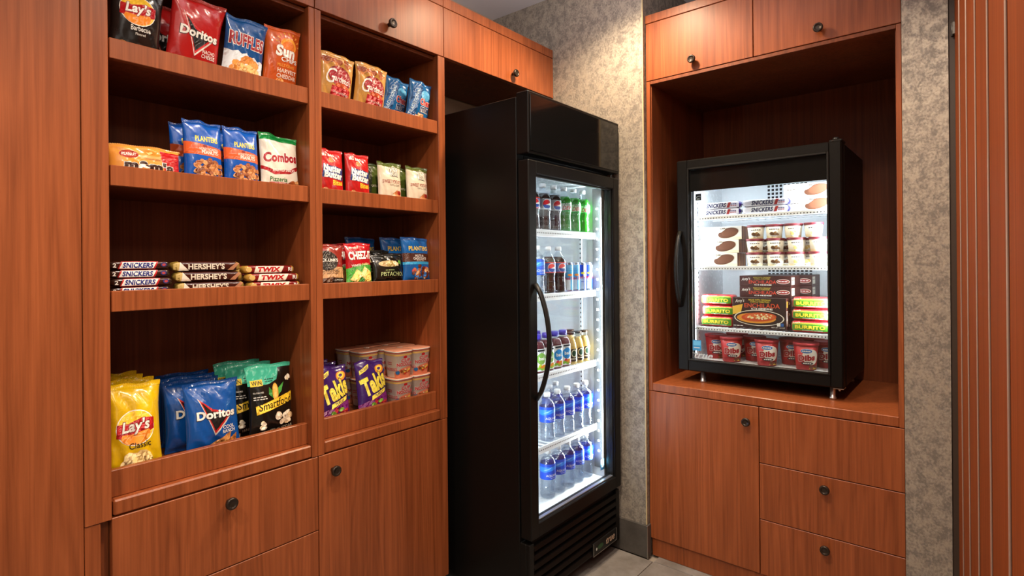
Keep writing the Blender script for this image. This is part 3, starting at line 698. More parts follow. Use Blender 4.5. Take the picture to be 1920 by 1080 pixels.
gy0, gy1, gz0, gz1 = FY0 + .05, FY1 - .05, .362, 1.690
mb.box((dx0, FY0, dz0), (dx1, gy0, dz1), BLACK, .004); mb.box((dx0, gy1, dz0), (dx1, FY1, dz1), BLACK, .004)
mb.box((dx0, gy0 - .004, dz0), (dx1, gy1 + .004, gz0), BLACK, .004); mb.box((dx0, gy0 - .004, gz1), (dx1, gy1 + .004, dz1), BLACK, .004)
fd = part('door', mb, fr)
mb = MB(); mb.box((-1.318, gy0, gz0), (-1.312, gy1, gz1), GLASS, 0); part('glass_pane', mb, fd)
mb = MB()
for a, b_ in (((-1.312, gy0, gz0), (-1.297, gy0 + .006, gz1)), ((-1.312, gy1 - .006, gz0), (-1.297, gy1, gz1)), ((-1.312, gy0 + .006, gz0), (-1.297, gy1 - .006, gz0 + .006)), ((-1.312, gy0 + .006, gz1 - .006), (-1.297, gy1 - .006, gz1))): mb.box(a, b_, ALU if a[2] == gz0 and b_[2] < 1 else BLACKSOFT, .001)
part('glazing_bead', mb, fd)
mb = MB(); hp = []
for i in range(15):
    q = i / 14; hp.append((FX + .004 + .062 * math.sin(PI * q) ** .7, 1.676, .835 + q * .435))
mb.tube(hp, .0085, BLACKSOFT, 10, .012); part('handle', mb, fd)
# lower louvred grille
mb = MB(); gx = -1.30
mb.box((-1.343, FY0, .05), (gx - .012, FY1, .288), BLACK, .003)
for k in range(6):
    z = .068 + k * .036
    kk = len(mb.v); mb.v += [(gx - .012, FY0 + .03, z), (gx - .012, FY1 - .03, z), (gx + .006, FY1 - .03, z + .008), (gx + .006, FY0 + .03, z + .008), (gx - .012, FY0 + .03, z + .028), (gx - .012, FY1 - .03, z + .028), (gx + .001, FY1 - .03, z + .024), (gx + .001, FY0 + .03, z + .024)]
    for q in ((0, 1, 2, 3), (3, 2, 6, 7), (7, 6, 5, 4), (0, 3, 7, 4), (1, 5, 6, 2)): mb.face([kk + i for i in q], BLACK)
mb.box((gx - .012, FY0 + .001, .05), (gx + .004, FY0 + .03, .288), BLACK, .002); mb.box((gx - .012, FY1 - .03, .05), (gx + .004, FY1 - .001, .288), BLACK, .002)
part('louvre_grille', mb, fr)
mb = MB(); mb.box((gx + .004, 2.085, .066), (gx + .010, 2.29, .122), BLACKSOFT, .001)
mb.box((gx + .0095, 2.085, .066), (gx + .0115, 2.29, .0685), STEEL, .0004); mb.box((gx + .0095, 2.085, .0685), (gx + .0115, 2.088, .122), STEEL, .0004); mb.box((gx + .0095, 2.287, .0685), (gx + .0115, 2.29, .122), STEEL, .0004)
bd = part('maker_badge', mb, fr)
me = print_mesh('badge_lettering', [T('true', .22, .5, .38, .5, 'c9b29a', .02, .25), E(-.38, .45, .03, .12, 'cfd6d0'), E(-.22, .5, .12, .2, '1f4a24')], .2, .055, lambda x, z, k: (gx + .0102 + .0003 * k, 2.1875 + x, .067 + z), 0)
link('badge_lettering', me, bd)
for y in (FY0 + .06, FY1 - .06):
    for x in (-1.40, -1.98):
        mb = MB(); mb.lathe([(.02, 0), (.022, .01), (.012, .02), (.012, .049)], 12, BLACKSOFT, cx=x, cy=y); part('foot', mb, fr)
# shelves: white wire decks with a perforated price strip on the front edge
def wire_shelf(parent, a0, a1, f, back, z, sgn, axis, sh=.026, top=.004):
    """axis 'x' : shelf front at x=f, runs along y a0..a1; axis 'y': front at y=f, runs along x"""
    mb = MB(); n = 17
    def bx(p0, p1, q0, q1, z0, z1, mat, c=0):
        if axis == 'x': mb.box((p0, q0, z0), (p1, q1, z1), mat, c)
        else: mb.box((q0, p0, z0), (q1, p1, z1), mat, c)
    for i in range(n):
        q = a0 + .012 + (a1 - a0 - .024) * i / (n - 1); bx(f, back, q - .0016, q + .0016, z - .0045, z - .0005, WHITEWIRE)
    for p in (f + (back - f) * .33, f + (back - f) * .66, back): bx(p - .002, p + .002, a0, a1, z - .009, z - .0045, WHITEWIRE)
    s = part('wire_shelf', mb, parent)
    mb2 = MB(); mb_, mb = mb, mb2
    bx(f - sgn * .0, f + sgn * .004, a0, a1, z - sh, z + top, WHITEWIRE, .001)
    for i in range(int((a1 - a0) / .0125)):
        q = a0 + .008 + i * .0125; bx(f + sgn * .004, f + sgn * .0044, q - .002, q + .002, z - .013, z - .008, HOLE)
    part('price_strip', mb, s)
    return s
SHZ = [1.487, 1.218, .888, .588]
for z in SHZ: wire_shelf(fr, FY0 + .053, FY1 - .05, -1.388, -1.90, z, 1, 'x')
for y, s_ in ((FY0 + .049, 1), (FY1 - .044, -1)):
    for x in (-1.47, -1.86):
        mb = MB(); mb.box((x - .008, y, .36), (x + .008, y + s_ * .004, 1.70), WHITEWIRE, 0)
        for k in range(60): mb.box((x - .0025, y + s_ * .004, .38 + k * .022), (x + .0025, y + s_ * .0044, .388 + k * .022), HOLE, 0)
        part('shelf_pilaster', mb, fr)
mb = MB(); mb.box((-1.398, FY1 - .052, .385), (-1.348, FY1 - .044, 1.70), CHANNEL, .001); ls = part('light_strip', mb, fr)
mb = MB(); mb.box((-1.377, FY1 - .0535, -.004), (-1.369, FY1 - .0521, .004), LED, 0); dm = mb.mesh('diode')
for k in range(25): link('diode', dm, ls, (0, 0, .464 + k * .0475))
mb = MB(); mb.box((-1.3525, FY1 - .054, .45), (-1.3495, FY1 - .052, 1.64), emit('lit_strip_edge', (.86, .95, 1), 6), 0); part('lit_edge', mb, ls)
me = print_mesh('energy_sticker', [B(-.5, 0, .5, 1, '2f8fc4'), B(-.4, .55, .4, .9, '7cc3e4'), D(0, .3, .6, .1, WHT)], .036, .05, lambda x, z, k: (-1.3455 + .0002 * k, 2.262 + x, .385 + z), 0)
link('energy_sticker', me, fr)
LEDC = (.88, .95, 1)
light('fridge_led_strip', 'AREA', (-1.346, FY1 - .056, 1.03), 15, LEDC, rot=(math.radians(-90), 0, math.radians(-58)), size=.02, size_y=1.25)
light('fridge_fill_left', 'AREA', (-1.37, FY0 + .058, 1.03), 3.5, LEDC, rot=(math.radians(90), 0, math.radians(22)), size=.02, size_y=1.25)  # area fill added opposite the LED strip, no strip on this side

# ------------------------------------------------------------------ countertop freezer, faces -Y
ZX0, ZX1, ZY, ZB, ZZ0, ZZ1 = -1.070, -.394, 2.486, 3.00, .85, 1.818
fz = thing('countertop_freezer', 'black countertop freezer with a lit glass door standing in the alcove', 'freezer', (0, 0, 0))
yb = ZY + .05
mb = MB()
mb.box((ZX0 + .004, yb + .003, ZZ0), (ZX0 + .045, ZB, ZZ1 - .004), BLACK, .004); mb.box((ZX1 - .045, yb + .003, ZZ0), (ZX1 - .004, ZB, ZZ1 - .004), BLACK, .004)
mb.box((ZX0 + .0455, ZB - .045, ZZ0), (ZX1 - .0455, ZB, ZZ1 - .004), BLACK, 0); mb.box((ZX0 + .0455, yb + .003, 1.755), (ZX1 - .0455, ZB - .0455, ZZ1 - .004), BLACK, 0); mb.box((ZX0 + .0455, yb + .003, ZZ0), (ZX1 - .0455, ZB - .0455, .885), BLACK, 0)
part('cabinet_shell', mb, fz)
ia, ib, ic = ZX0 + .0456, ZX1 - .0456, ZB - .0456
mb = MB(); mb.box((ia, yb + .008, .8855), (ia + .003, ic, 1.7545), LINER, 0); mb.box((ib - .003, yb + .008, .8855), (ib, ic, 1.7545), LINER, 0); mb.box((ia + .003, ic - .004, .8855), (ib - .003, ic, 1.7545), LINER, 0); mb.box((ia + .003, yb + .008, 1.749), (ib - .003, ic - .004, 1.7545), LINER, 0); mb.box((ia + .003, yb + .008, .8855), (ib - .003, ic - .004, .893), LINER, 0)
part('interior_liner', mb, fz)
mb = MB(); fw = .052
a0, a1, c0, c1 = ZX0 + fw, ZX1 - fw, ZZ0 + fw, ZZ1 - fw + .01
mb.box((ZX0, ZY, ZZ0), (a0, yb, ZZ1), BLACK, .005); mb.box((a1, ZY, ZZ0), (ZX1 - .006, yb, ZZ1), BLACK, .005)
mb.box((a0 - .005, ZY, ZZ0), (a1 + .005, yb, c0), BLACK, .005); mb.box((a0 - .005, ZY, c1), (a1 + .005, yb, ZZ1), BLACK, .005)
zd = part('door', mb, fz)
mb = MB(); mb.box((a0, ZY + .014, c0), (a1, ZY + .019, c1), GLASS, 0); gp = part('glass_pane', mb, zd)
mb = MB(); mb.box((a0 + .001, ZY + .011, 1.672), (a1 - .001, ZY + .0138, c1 - .001), BLACKGLOSS, 0); mb.box((a0 + .001, ZY + .011, c0 + .001), (a0 + .012, ZY + .0138, 1.672), BLACKGLOSS, 0)
part('black_glass_border', mb, zd)
mb = MB()
for b0, b1 in (((a0 - .002, ZY - .003, c0 - .004), (a0 + .006, ZY + .0105, c1 + .004)), ((a1 - .006, ZY - .003, c0 - .004), (a1 + .002, ZY + .0105, c1 + .004)), ((a0 + .006, ZY - .003, c0 - .004), (a1 - .006, ZY + .0105, c0 + .004)), ((a0 + .006, ZY - .003, c1 - .004), (a1 - .006, ZY + .0105, c1 + .004))): mb.box(b0, b1, BLACKSOFT, .0015)
part('glazing_bead', mb, zd)
mb = MB(); hp = []
for i in range(13):
    q = i / 12; hp.append((ZX0 + .016, ZY - .004 - .05 * math.sin(PI * q) ** .7, 1.145 + q * .345))
mb.tube(hp, .010, BLACKSOFT, 10, .008); part('handle', mb, zd)
mb = MB(); mb.box((ZX1 - .05, ZY + .005, ZZ1 - .002), (ZX1 - .004, yb + .03, ZZ1 + .008), BLACKSOFT, .003); mb.lathe([(.012, ZZ1 + .002), (.012, ZZ1 + .014), (.008, ZZ1 + .018)], 12, BLACKSOFT, cx=ZX1 - .028, cy=ZY + .022)
mb.box((ZX1 - .044, ZY + .002, ZZ1 + .0005), (ZX1 - .034, ZY + .008, ZZ1 + .004), CHROME, .001); part('top_hinge', mb, fz)
mb = MB(); mb.box((ZX1 - .045, ZY + .012, ZZ0 - .006), (ZX1 - .006, yb + .01, ZZ0 - .001), CHROME, .002); mb.box((ZX1 - .026, ZY + .014, ZZ0 - .013), (ZX1 - .018, ZY + .028, ZZ0 - .0055), CHROME, .002); part('bottom_hinge', mb, fz)
for x in (-.972, -.445):
    for y in (2.535, 2.95):
        mb = MB(); mb.lathe([(.012, .797), (.0135, .799), (.0135, .803), (.0105, .806), (.0105, ZZ0 - .001)], 16, LEGM, cx=x, cy=y); part('leg', mb, fz)
FSZ = [1.560, 1.329, 1.050]
for z in FSZ: wire_shelf(fz, ia + .006, ib - .006, 2.556, 2.93, z, -1, 'y', .017, .0)
for x, s_ in ((ia + .003, 1), (ib - .003, -1)):
    mb = MB(); mb.box((x, 2.60, .91), (x + s_ * .004, 2.616, 1.73), WHITEWIRE, 0)
    for k in range(36): mb.box((x + s_ * .004, 2.6055, .92 + k * .022), (x + s_ * .0044, 2.6105, .928 + k * .022), HOLE, 0)
    part('shelf_pilaster', mb, fz)
mb = MB(); mb.box((ia + .003, yb + .010, .90), (ia + .013, yb + .030, 1.745), ALU, .001); mb.box((ia + .013, yb + .016, .92), (ia + .0145, yb + .021, 1.73), emit('freezer_led_line', (.9, .96, 1), 9), 0); part('light_strip', mb, fz)
mb = MB()   # fan grille punched in the back
for gx0, gx1, gz0_, gz1_ in ((-.80, -.60, 1.60, 1.74), (-.80, -.58, 1.22, 1.34)):
    mb.box((gx0, ic - .0065, gz0_), (gx1, ic - .0042, gz1_), LINER, 0)
    nx, nz_ = int((gx1 - gx0) / .0185), int((gz1_ - gz0_) / .0185)
    for i in range(nx):
        for j in range(nz_): mb.box((gx0 + .004 + i * .0185, ic - .007, gz0_ + .004 + j * .0185), (gx0 + .0155 + i * .0185, ic - .0066, gz0_ + .0155 + j * .0185), HOLE, 0)
part('fan_grille', mb, fz)
def fflat(cx, cz, y): return lambda x, z, k: (cx + x, y - .00025 * k, cz + z)
link('energy_sticker', print_mesh('energy_sticker', [B(-.5, 0, .5, 1, '2a86bd'), B(-.42, .5, .42, .92, '5db0dc'), D(0, .28, .7, .07, WHT, 5)], .040, .048, fflat(-.985, .944, ZY + .0138), 0), gp)
link('maker_logo', print_mesh('maker_logo', [T('true', 0, .5, 1, 1, 'b9c2c6', .02, .35), B(-.62, .80, -.28, .90, 'b9c2c6')], .085, .026, fflat(-.955, .910, ZY + .0138), 0), gp)
link('warning_label', print_mesh('warning_label', [B(-.5, 0, .5, 1, '1d1f22'), E(0, .5, .4, .16, 'd5dadd', .25), E(.02, .46, .34, .11, '1d1f22', .25), D(0, .2, .6, .08, 'd5dadd')], .026, .03, fflat(-.978, 1.632, ZY + .028), 0), gp)
light('freezer_led_left', 'AREA', (ia + .018, yb + .018, 1.40), 3.4, LEDC, rot=(math.radians(90), 0, math.radians(-90 + 25)), size=.015, size_y=.62)
light('freezer_fill_right', 'AREA', (ib - .018, yb + .018, 1.40), 5.6, LEDC, rot=(math.radians(90), 0, math.radians(90 - 25)), size=.015, size_y=.62)  # area fill added on the right, the LED line is only at left
light('freezer_led_top', 'AREA', (-.73, yb + .05, 1.745), 1.6, LEDC, size=.45, size_y=.02)

# ------------------------------------------------------------------ bags on the left-hand shelves
def onshelf(art, name, label, cat, y, z, x=-1.722, lean=8, rollv=0, yawv=0, group=None):
    a = ART[art]; t = a['t']
    # stands with its foot forward, leaning back; rotation: yaw about z, then lean about the pack's own x axis
    M = Matrix.Rotation(R90 + math.radians(yawv), 3, 'Z') @ Matrix.Rotation(-math.radians(lean), 3, 'X') @ Matrix.Rotation(math.radians(rollv), 3, 'Y')
    dz = abs(math.sin(math.radians(rollv))) * a['w'] / 2 + .001
    return bag(name, art, label, cat, (x, y, z + dz), M.to_euler(), group)
Z1, Z2, Z3, Z4 = 1.902, 1.580, 1.2755, .800
G1 = 'chip bags on the top left shelf'
onshelf('chips_black', 'chip_bag', 'black bag of barbecue potato chips with a red and yellow oval on top shelf', 'chip bag', .503, Z1, -1.738, -6, 2, group=G1)
onshelf('chips_red', 'chip_bag', 'red bag of nacho cheese tortilla chips on the top shelf', 'chip bag', .646, Z1, -1.742, -8, 4, group=G1)
onshelf('chips_red', 'chip_bag', 'second red tortilla chip bag, mostly hidden behind the front red one', 'chip bag', .60, Z1, -1.83, 0, group=G1)
onshelf('chips_ridged', 'chip_bag', 'blue and white bag of ridged potato chips on the top shelf', 'chip bag', .785, Z1, -1.736, -8, 3, group=G1)
onshelf('chips_orange', 'chip_bag', 'orange bag of harvest cheddar multigrain chips with a sun emblem', 'chip bag', .910, Z1, -1.742, -8, 1, group=G1)
G2 = 'peanut and candy bags on the second left shelf'
onshelf('choc_peanut', 'candy_bag', 'low yellow bag of peanut chocolate candies lying at far left of second shelf', 'candy bag', .522, Z2, -1.716, 6, group=G2)
onshelf('peanuts_blue', 'peanut_bag', 'front blue bag of honey roasted peanuts beside the yellow candy bag', 'peanut bag', .673, Z2, -1.722, 5, group=G2)
onshelf('peanuts_blue', 'peanut_bag', 'front blue bag of honey roasted peanuts beside the green-topped pretzel bag', 'peanut bag', .784, Z2, -1.724, 5, group=G2)
onshelf('peanuts_blue', 'peanut_bag', 'dark blue peanut bag peeking out at left behind the front peanut bags', 'peanut bag', .662, Z2, -1.79, 5, group=G2)
onshelf('peanuts_blue', 'peanut_bag', 'blue peanut bag whose top edge shows behind the right front peanut bag', 'peanut bag', .775, Z2, -1.79, 5, group=G2)
onshelf('pretzel_green', 'pretzel_bag', 'cream pretzel snack bag with a green top and red script', 'pretzel bag', .906, Z2, -1.724, 6, group=G2)
G4 = 'large chip bags on the bottom left shelf'
onshelf('chips_yellow', 'chip_bag', 'yellow bag of classic potato chips, foremost at far left of bottom shelf', 'chip bag', .503, Z4, -1.748, 7, group=G4)
onshelf('chips_yellow', 'chip_bag', 'yellow chip bag directly behind the foremost yellow bag', 'chip bag', .508, Z4, -1.822, 5, group=G4)
onshelf('chips_yellow', 'chip_bag', 'yellow chip bag third back in the bottom shelf row', 'chip bag', .50, Z4, -1.895, 3, group=G4)
onshelf('chips_yellow', 'chip_bag', 'yellow chip bag rearmost against the back of the bottom shelf', 'chip bag', .505, Z4, -1.968, 3, group=G4)
onshelf('chips_blue', 'chip_bag', 'blue bag of ranch tortilla chips, foremost in the middle of the bottom shelf', 'chip bag', .705, Z4, -1.748, 8, group=G4)
onshelf('chips_blue', 'chip_bag', 'blue tortilla chip bag second in its row, shifted left behind the front one', 'chip bag', .675, Z4, -1.822, 6, group=G4)
onshelf('chips_blue', 'chip_bag', 'dark blue tortilla chip bag third in its row on the bottom shelf', 'chip bag', .69, Z4 , -1.895, 3, group=G4)
onshelf('chips_blue', 'chip_bag', 'dark blue tortilla chip bag rearmost in its row on the bottom shelf', 'chip bag', .70, Z4, -1.968, 3, group=G4)
onshelf('popcorn_black', 'popcorn_bag', 'black popcorn bag with yellow banner and corn cob, foremost right of bottom shelf', 'popcorn bag', .884, Z4, -1.75, 6, group=G4)
onshelf('popcorn_black', 'popcorn_bag', 'black popcorn bag with green corner second in its row behind the foremost', 'popcorn bag', .85, Z4, -1.825, 4, group=G4)
onshelf('popcorn_black', 'popcorn_bag', 'black and green popcorn bag rearmost in its row on the bottom shelf', 'popcorn bag', .845, Z4, -1.90, 2, group=G4)
# ------------------------------------------------------------------ bags on the right-hand shelves
G5 = 'snack mix bags on the top right shelf'
onshelf('mix_beige', 'snack_mix_bag', 'beige snack mix bag with maroon oval, left one against the centre post', 'snack bag', 1.108, Z1, -1.74, -8, 2, group=G5)
onshelf('mix_beige', 'snack_mix_bag', 'beige snack mix bag with maroon oval, right one beside the blue bags', 'snack bag', 1.252, Z1, -1.738, -8, 2, group=G5)
onshelf('mix_beige', 'snack_mix_bag', 'beige snack mix bag hidden behind the left front beige one', 'snack bag', 1.11, Z1, -1.83, 0, group=G5)
onshelf('mix_blue', 'snack_mix_bag', 'blue traditional snack mix bag standing behind its right neighbour', 'snack bag', 1.388, Z1, -1.772, -8, 5, group=G5)
onshelf('mix_blue', 'snack_mix_bag', 'blue traditional snack mix bag at the right end of the top right shelf', 'snack bag', 1.474, Z1, -1.726, -8, 3, group=G5)
G6 = 'cookie and tortilla bags on the second right shelf'
onshelf('cookie_red', 'cookie_bag', 'red peanut butter cookie bag half hidden by the centre post', 'cookie bag', 1.086, Z2, -1.722, 3, group=G6)
onshelf('cookie_red', 'cookie_bag', 'red peanut butter cookie bag, the fully visible one', 'cookie bag', 1.197, Z2, -1.722, 3, group=G6)
onshelf('tortilla_beige', 'tortilla_chip_bag', 'beige sweet potato tortilla chip bag beside the red cookie bags', 'chip bag', 1.342, Z2, -1.722, 4, group=G6)
onshelf('tortilla_beige', 'tortilla_chip_bag', 'beige sweet potato tortilla chip bag at the right end of its shelf', 'chip bag', 1.478, Z2, -1.722, 4, group=G6)
onshelf('tortilla_green', 'tortilla_chip_bag', 'dark green tortilla chip bag standing behind the left beige bag', 'chip bag', 1.310, Z2, -1.785, 3, group=G6)
onshelf('tortilla_green', 'tortilla_chip_bag', 'dark green tortilla chip bag standing behind the right beige bag', 'chip bag', 1.446, Z2, -1.785, 3, group=G6)
G7 = 'snack bags on the third right shelf'
onshelf('jerky_brown', 'jerky_bag', 'brown and red beef jerky bag at the left end of the third shelf', 'jerky bag', 1.082, Z3 + .001, -1.722, 6, group=G7)
onshelf('cracker_red', 'cracker_bag', 'red and green cheese cracker bag in front on the third shelf', 'cracker bag', 1.197, Z3 + .001, -1.718, 5, group=G7)
onshelf('cracker_red', 'cracker_bag', 'red cheese cracker bag directly behind the front one', 'cracker bag', 1.188, Z3 + .001, -1.79, 5, group=G7)
onshelf('nuts_black', 'pistachio_bag', 'black pistachio bag foremost on the third shelf', 'nut bag', 1.330, Z3 + .001, -1.720, 8, group=G7)
onshelf('nuts_black', 'pistachio_bag', 'black pistachio bag standing behind the foremost one', 'nut bag', 1.312, Z3 + .016, -1.775, 6, group=G7)
onshelf('nuts_blue', 'trail_mix_bag', 'blue bag of nuts and chocolate trail mix, foremost at the right end', 'nut bag', 1.471, Z3 + .001, -1.722, 5, group=G7)
onshelf('nuts_blue', 'trail_mix_bag', 'blue trail mix bag directly behind the foremost, shifted left', 'nut bag', 1.428, Z3 + .001, -1.80, 4, group=G7)
onshelf('nuts_blue', 'trail_mix_bag', 'dark blue trail mix bag behind the pistachio bags', 'nut bag', 1.31, Z3 + .001, -1.86, 4, group=G7)
G8 = 'purple rolled tortilla chip bags on the bottom right shelf'
onshelf('rolled_purple', 'rolled_chip_bag', 'purple rolled tortilla chip bag beside the centre post, front left', 'chip bag', 1.108, Z4 + .001, -1.75, 8, group=G8)
onshelf('rolled_purple', 'rolled_chip_bag', 'purple rolled tortilla chip bag beside the noodle cups, front right', 'chip bag', 1.275, Z4 + .001, -1.745, 10, group=G8)
onshelf('rolled_purple', 'rolled_chip_bag', 'purple rolled tortilla chip bag behind the front left purple one', 'chip bag', 1.115, Z4 + .001, -1.83, 6, group=G8)
onshelf('rolled_purple', 'rolled_chip_bag', 'purple rolled tortilla chip bag rearmost in the left row', 'chip bag', 1.12, Z4 + .001, -1.90, 4, group=G8)

# ------------------------------------------------------------------ wrapped candy bars (front -Y, long axis X, resting on z = 0)
def bar_meshes(w, h, d, color, layers, endcol, seed):
    def prof(x):
        e = max(0, abs(x) - (w / 2 - .022)) / .022
        return max(0, 1 - min(1, e) ** 3)
    mat, em = film(color), film(endcol)
    mb = MB(); nx, n = 34, 20
    def pt(x, a, off=0):
        q = prof(x); s = max(.04, q ** .55)
        ca, sa = math.cos(a), math.sin(a); k = (abs(ca) ** 5 + abs(sa) ** 5) ** (-1 / 5)
        wv = noise.noise(Vector((x * 60, a * 1.5, seed))) * .0008
        return (x, (d / 2 + wv + off) * ca * k * (s * .75 + .25) * -1, h / 2 + (h / 2 + wv + off) * sa * k * s)
    for i in range(nx + 1):
        for j in range(n): mb.v.append(pt((i / nx - .5) * w, 2 * PI * j / n))
    for i in range(nx):
        for j in range(n):
            a = i * n + j; b_ = i * n + (j + 1) % n
            mb.face([a, a + n, b_ + n, b_], em if i < 3 or i >= nx - 3 else mat, True)
    mb.face(list(range(n)), em); mb.face([nx * n + j for j in range(n)][::-1], em)
    out = {'wrapper': mb.mesh('wrapper')}
    # print wraps over the front face
    def mapf(x, z, k):
        a = (z / h - .5) * 1.7
        return pt(x, a, .0006 + .00016 * k)
    out['front_print'] = print_mesh('front_print', layers, w, h, mapf, .009, cutz=.006)
    return out
def bars(meshes, name, cat, spots, group):
    for lab, loc, rot in spots:
        r = thing(name, lab, cat, loc, rot, group)
        for k, me in meshes.items(): link(k, me, r)
SN = [P([(-.36, .06), (.22, .06), (.27, .94), (-.31, .94)], 'c0262a'), P([(-.34, .13), (.19, .13), (.24, .87), (-.29, .87)], 'f2efe8'), T('SNICKERS', -.05, .5, .48, .62, '1b2a7a', .04, .2), E(.36, .55, .05, .26, '2b3a7c'), E(.36, .55, .03, .16, 'b9474a'), T('2', -.41, .5, .05, .5, WHT, .02)]
sn = bar_meshes(.148, .0218, .042, '3a1a12', SN, '2a1710', 1)
bars(sn, 'candy_bar', 'candy bar', [
    ('brown wrapped peanut candy bar with blue lettering, lowest of the left stack', (-1.725, .508, Z3), (0, 0, R90)),
    ('brown wrapped peanut candy bar with blue lettering, second from the bottom', (-1.722, .511, Z3 + .0225), (0, 0, R90)),
    ('brown wrapped peanut candy bar with blue lettering, third from the bottom', (-1.73, .508, Z3 + .045), (0, 0, R90)),
    ('brown wrapped peanut candy bar with blue lettering, fourth from the bottom', (-1.728, .508, Z3 + .0675), (0, 0, R90 + .01)),
    ('brown wrapped peanut candy bar lying on top of the left stack', (-1.776, .511, Z3 + .0675), (0, 0, R90 - .02))], 'peanut candy bars on the third left shelf')
HE = [P([(-.48, .1), (-.34, .1), (-.40, .9), (-.48, .9)], 'cdb06a'), P([(-.42, .08), (-.28, .08), (-.34, .5), (-.40, .92)], 'efe6d6'), T("HERSHEY'S", -.03, .5, .52, .60, 'ded4c2', .035), P([(.27, .12), (.36, .12), (.46, .85), (.40, .85)], 'b07a5a')]
he = bar_meshes(.19, .0285, .05, '3b1710', HE, '8f7434', 2)
bars(he, 'chocolate_bar', 'chocolate bar', [
    ('dark brown chocolate bar with silver lettering, bottom of the middle stack', (-1.727, .687, Z3 + .0012), (0, 0, R90)),
    ('dark brown chocolate bar with silver lettering, middle of its stack', (-1.728, .682, Z3 + .0304), (0, 0, R90 + .02)),
    ('dark brown chocolate bar with silver lettering, top of the middle stack', (-1.732, .678, Z3 + .0596), (0, 0, R90))], 'chocolate bars on the third left shelf')
TW = [P([(-.32, .08), (.20, .08), (.26, .92), (-.28, .92)], 'f0e6d2')] + TO('TWIX', -.03, .5, .44, .62, 'b3181c', WHT, .06, .2) + [T('RI', .38, .5, .08, .5, WHT, .02), E(-.41, .5, .05, .34, 'd6b56a')]
tw = bar_meshes(.172, .0245, .044, '7d1a18', TW, 'b48a3c', 3)
bars(tw, 'biscuit_bar', 'biscuit bar', [
    ('gold and red wrapped biscuit bar, bottom of the right stack', (-1.722, .876, Z3), (0, 0, R90)),
    ('gold and red wrapped biscuit bar, second from bottom of its stack', (-1.722, .872, Z3 + .0252), (0, 0, R90 - .02)),
    ('gold and red wrapped biscuit bar, third from bottom of its stack', (-1.738, .866, Z3 + .0504), (0, 0, R90 + .04)),
    ('gold and red wrapped biscuit bar lying behind the right stack', (-1.79, .87, Z3), (0, 0, R90)),
    ('gold and red wrapped biscuit bar lying on the rear of the stack', (-1.79, .866, Z3 + .0252), (0, 0, R90)),
    ('gold and red wrapped biscuit bar topmost at the rear right', (-1.79, .862, Z3 + .0504), (0, 0, R90 - .03))], 'biscuit bars on the third left shelf')

# ------------------------------------------------------------------ noodle cups
def cupmap(r0, r1, h, sq=2.0, front=-R90):
    def f(x, z, k):
        r = r0 + (r1 - r0) * z / h; a = front + x / ((r0 + r1) / 2)
        ca, sa = math.cos(a), math.sin(a)
        d = (abs(ca) ** sq + abs(sa) ** sq) ** (-1 / sq) if sq != 2 else 1
        rr = (r + .0005 + .00018 * k) * d
        return (rr * ca, rr * sa, z)
    return f
cn = MB(); CW = card('f3ebdf')
cn.lathe([(.034, 0), (.0355, .002), (.0445, .100), (.0465, .101), (.0465, .104)], 32, CW, 5.0)
cn_cup = cn.mesh('cup')
cn = MB(); cn.lathe([(.0462, .1041), (.0455, .1055), (.01, .1056)], 32, card('dd9472'), 5.0); cn_lid = cn.mesh('paper_lid')
CNL = [B(-.5, .86, .5, .93, 'cfa35a'), P([(-.5, .0), (.5, .0), (.5, .40), (.2, .42), (-.2, .36), (-.5, .22)], 'd67a58'), B(-.5, .955, .5, .98, 'b23a24'), E(0, .80, .10, .05, 'b01c20')] + TO('CUP', .02, .67, .46, .14, 'b01c20', WHT, .05) + TO('NOODLES', .0, .52, .78, .14, 'b01c20', WHT, .05) + [E(-.36, .22, .09, .075, '1f5f96')] + chips(.05, .24, .26, .07, ['e0b24e', '8a3a1c', '4f8a3a', 'e8d6a8', 'c8321f'], 16, .08, 61)
cn_prt = print_mesh('front_print', CNL, .082, .1, cupmap(.0355, .0445, .1, 5.0), .007)
CNL2 = [B(-.5, .86, .5, .93, 'cfa35a'), B(-.5, .955, .5, .98, 'b23a24'), D(0, .6, .3, .03, 'b01c20'), D(0, .53, .3, .03, 'b01c20')] + TO('NOODLES', .1, .34, .6, .12, 'b01c20', WHT, .04)
cn_prt2 = print_mesh('side_print', CNL2, .082, .1, cupmap(.0355, .0445, .1, 5.0, PI), .007)
rows = ['front', 'second', 'third']
for k in range(3):
    for c, yy in enumerate((1.312, 1.406, 1.498)):
        if c == 0 and k == 0: continue
        for l in range(2):
            col_ = ['left column', 'middle column', 'right column'][c]
            r = thing('noodle_cup', f'white and red noodle cup, {col_}, {rows[k]} row, {"lower" if l == 0 else "upper"} layer', 'noodle cup', (-1.762 - k * .096, yy, Z4 + .001 + l * .107), (0, 0, R90), 'noodle cups on the bottom right shelf')
            link('cup', cn_cup, r); link('paper_lid', cn_lid, r); link('front_print', cn_prt, r); link('side_print', cn_prt2, r)

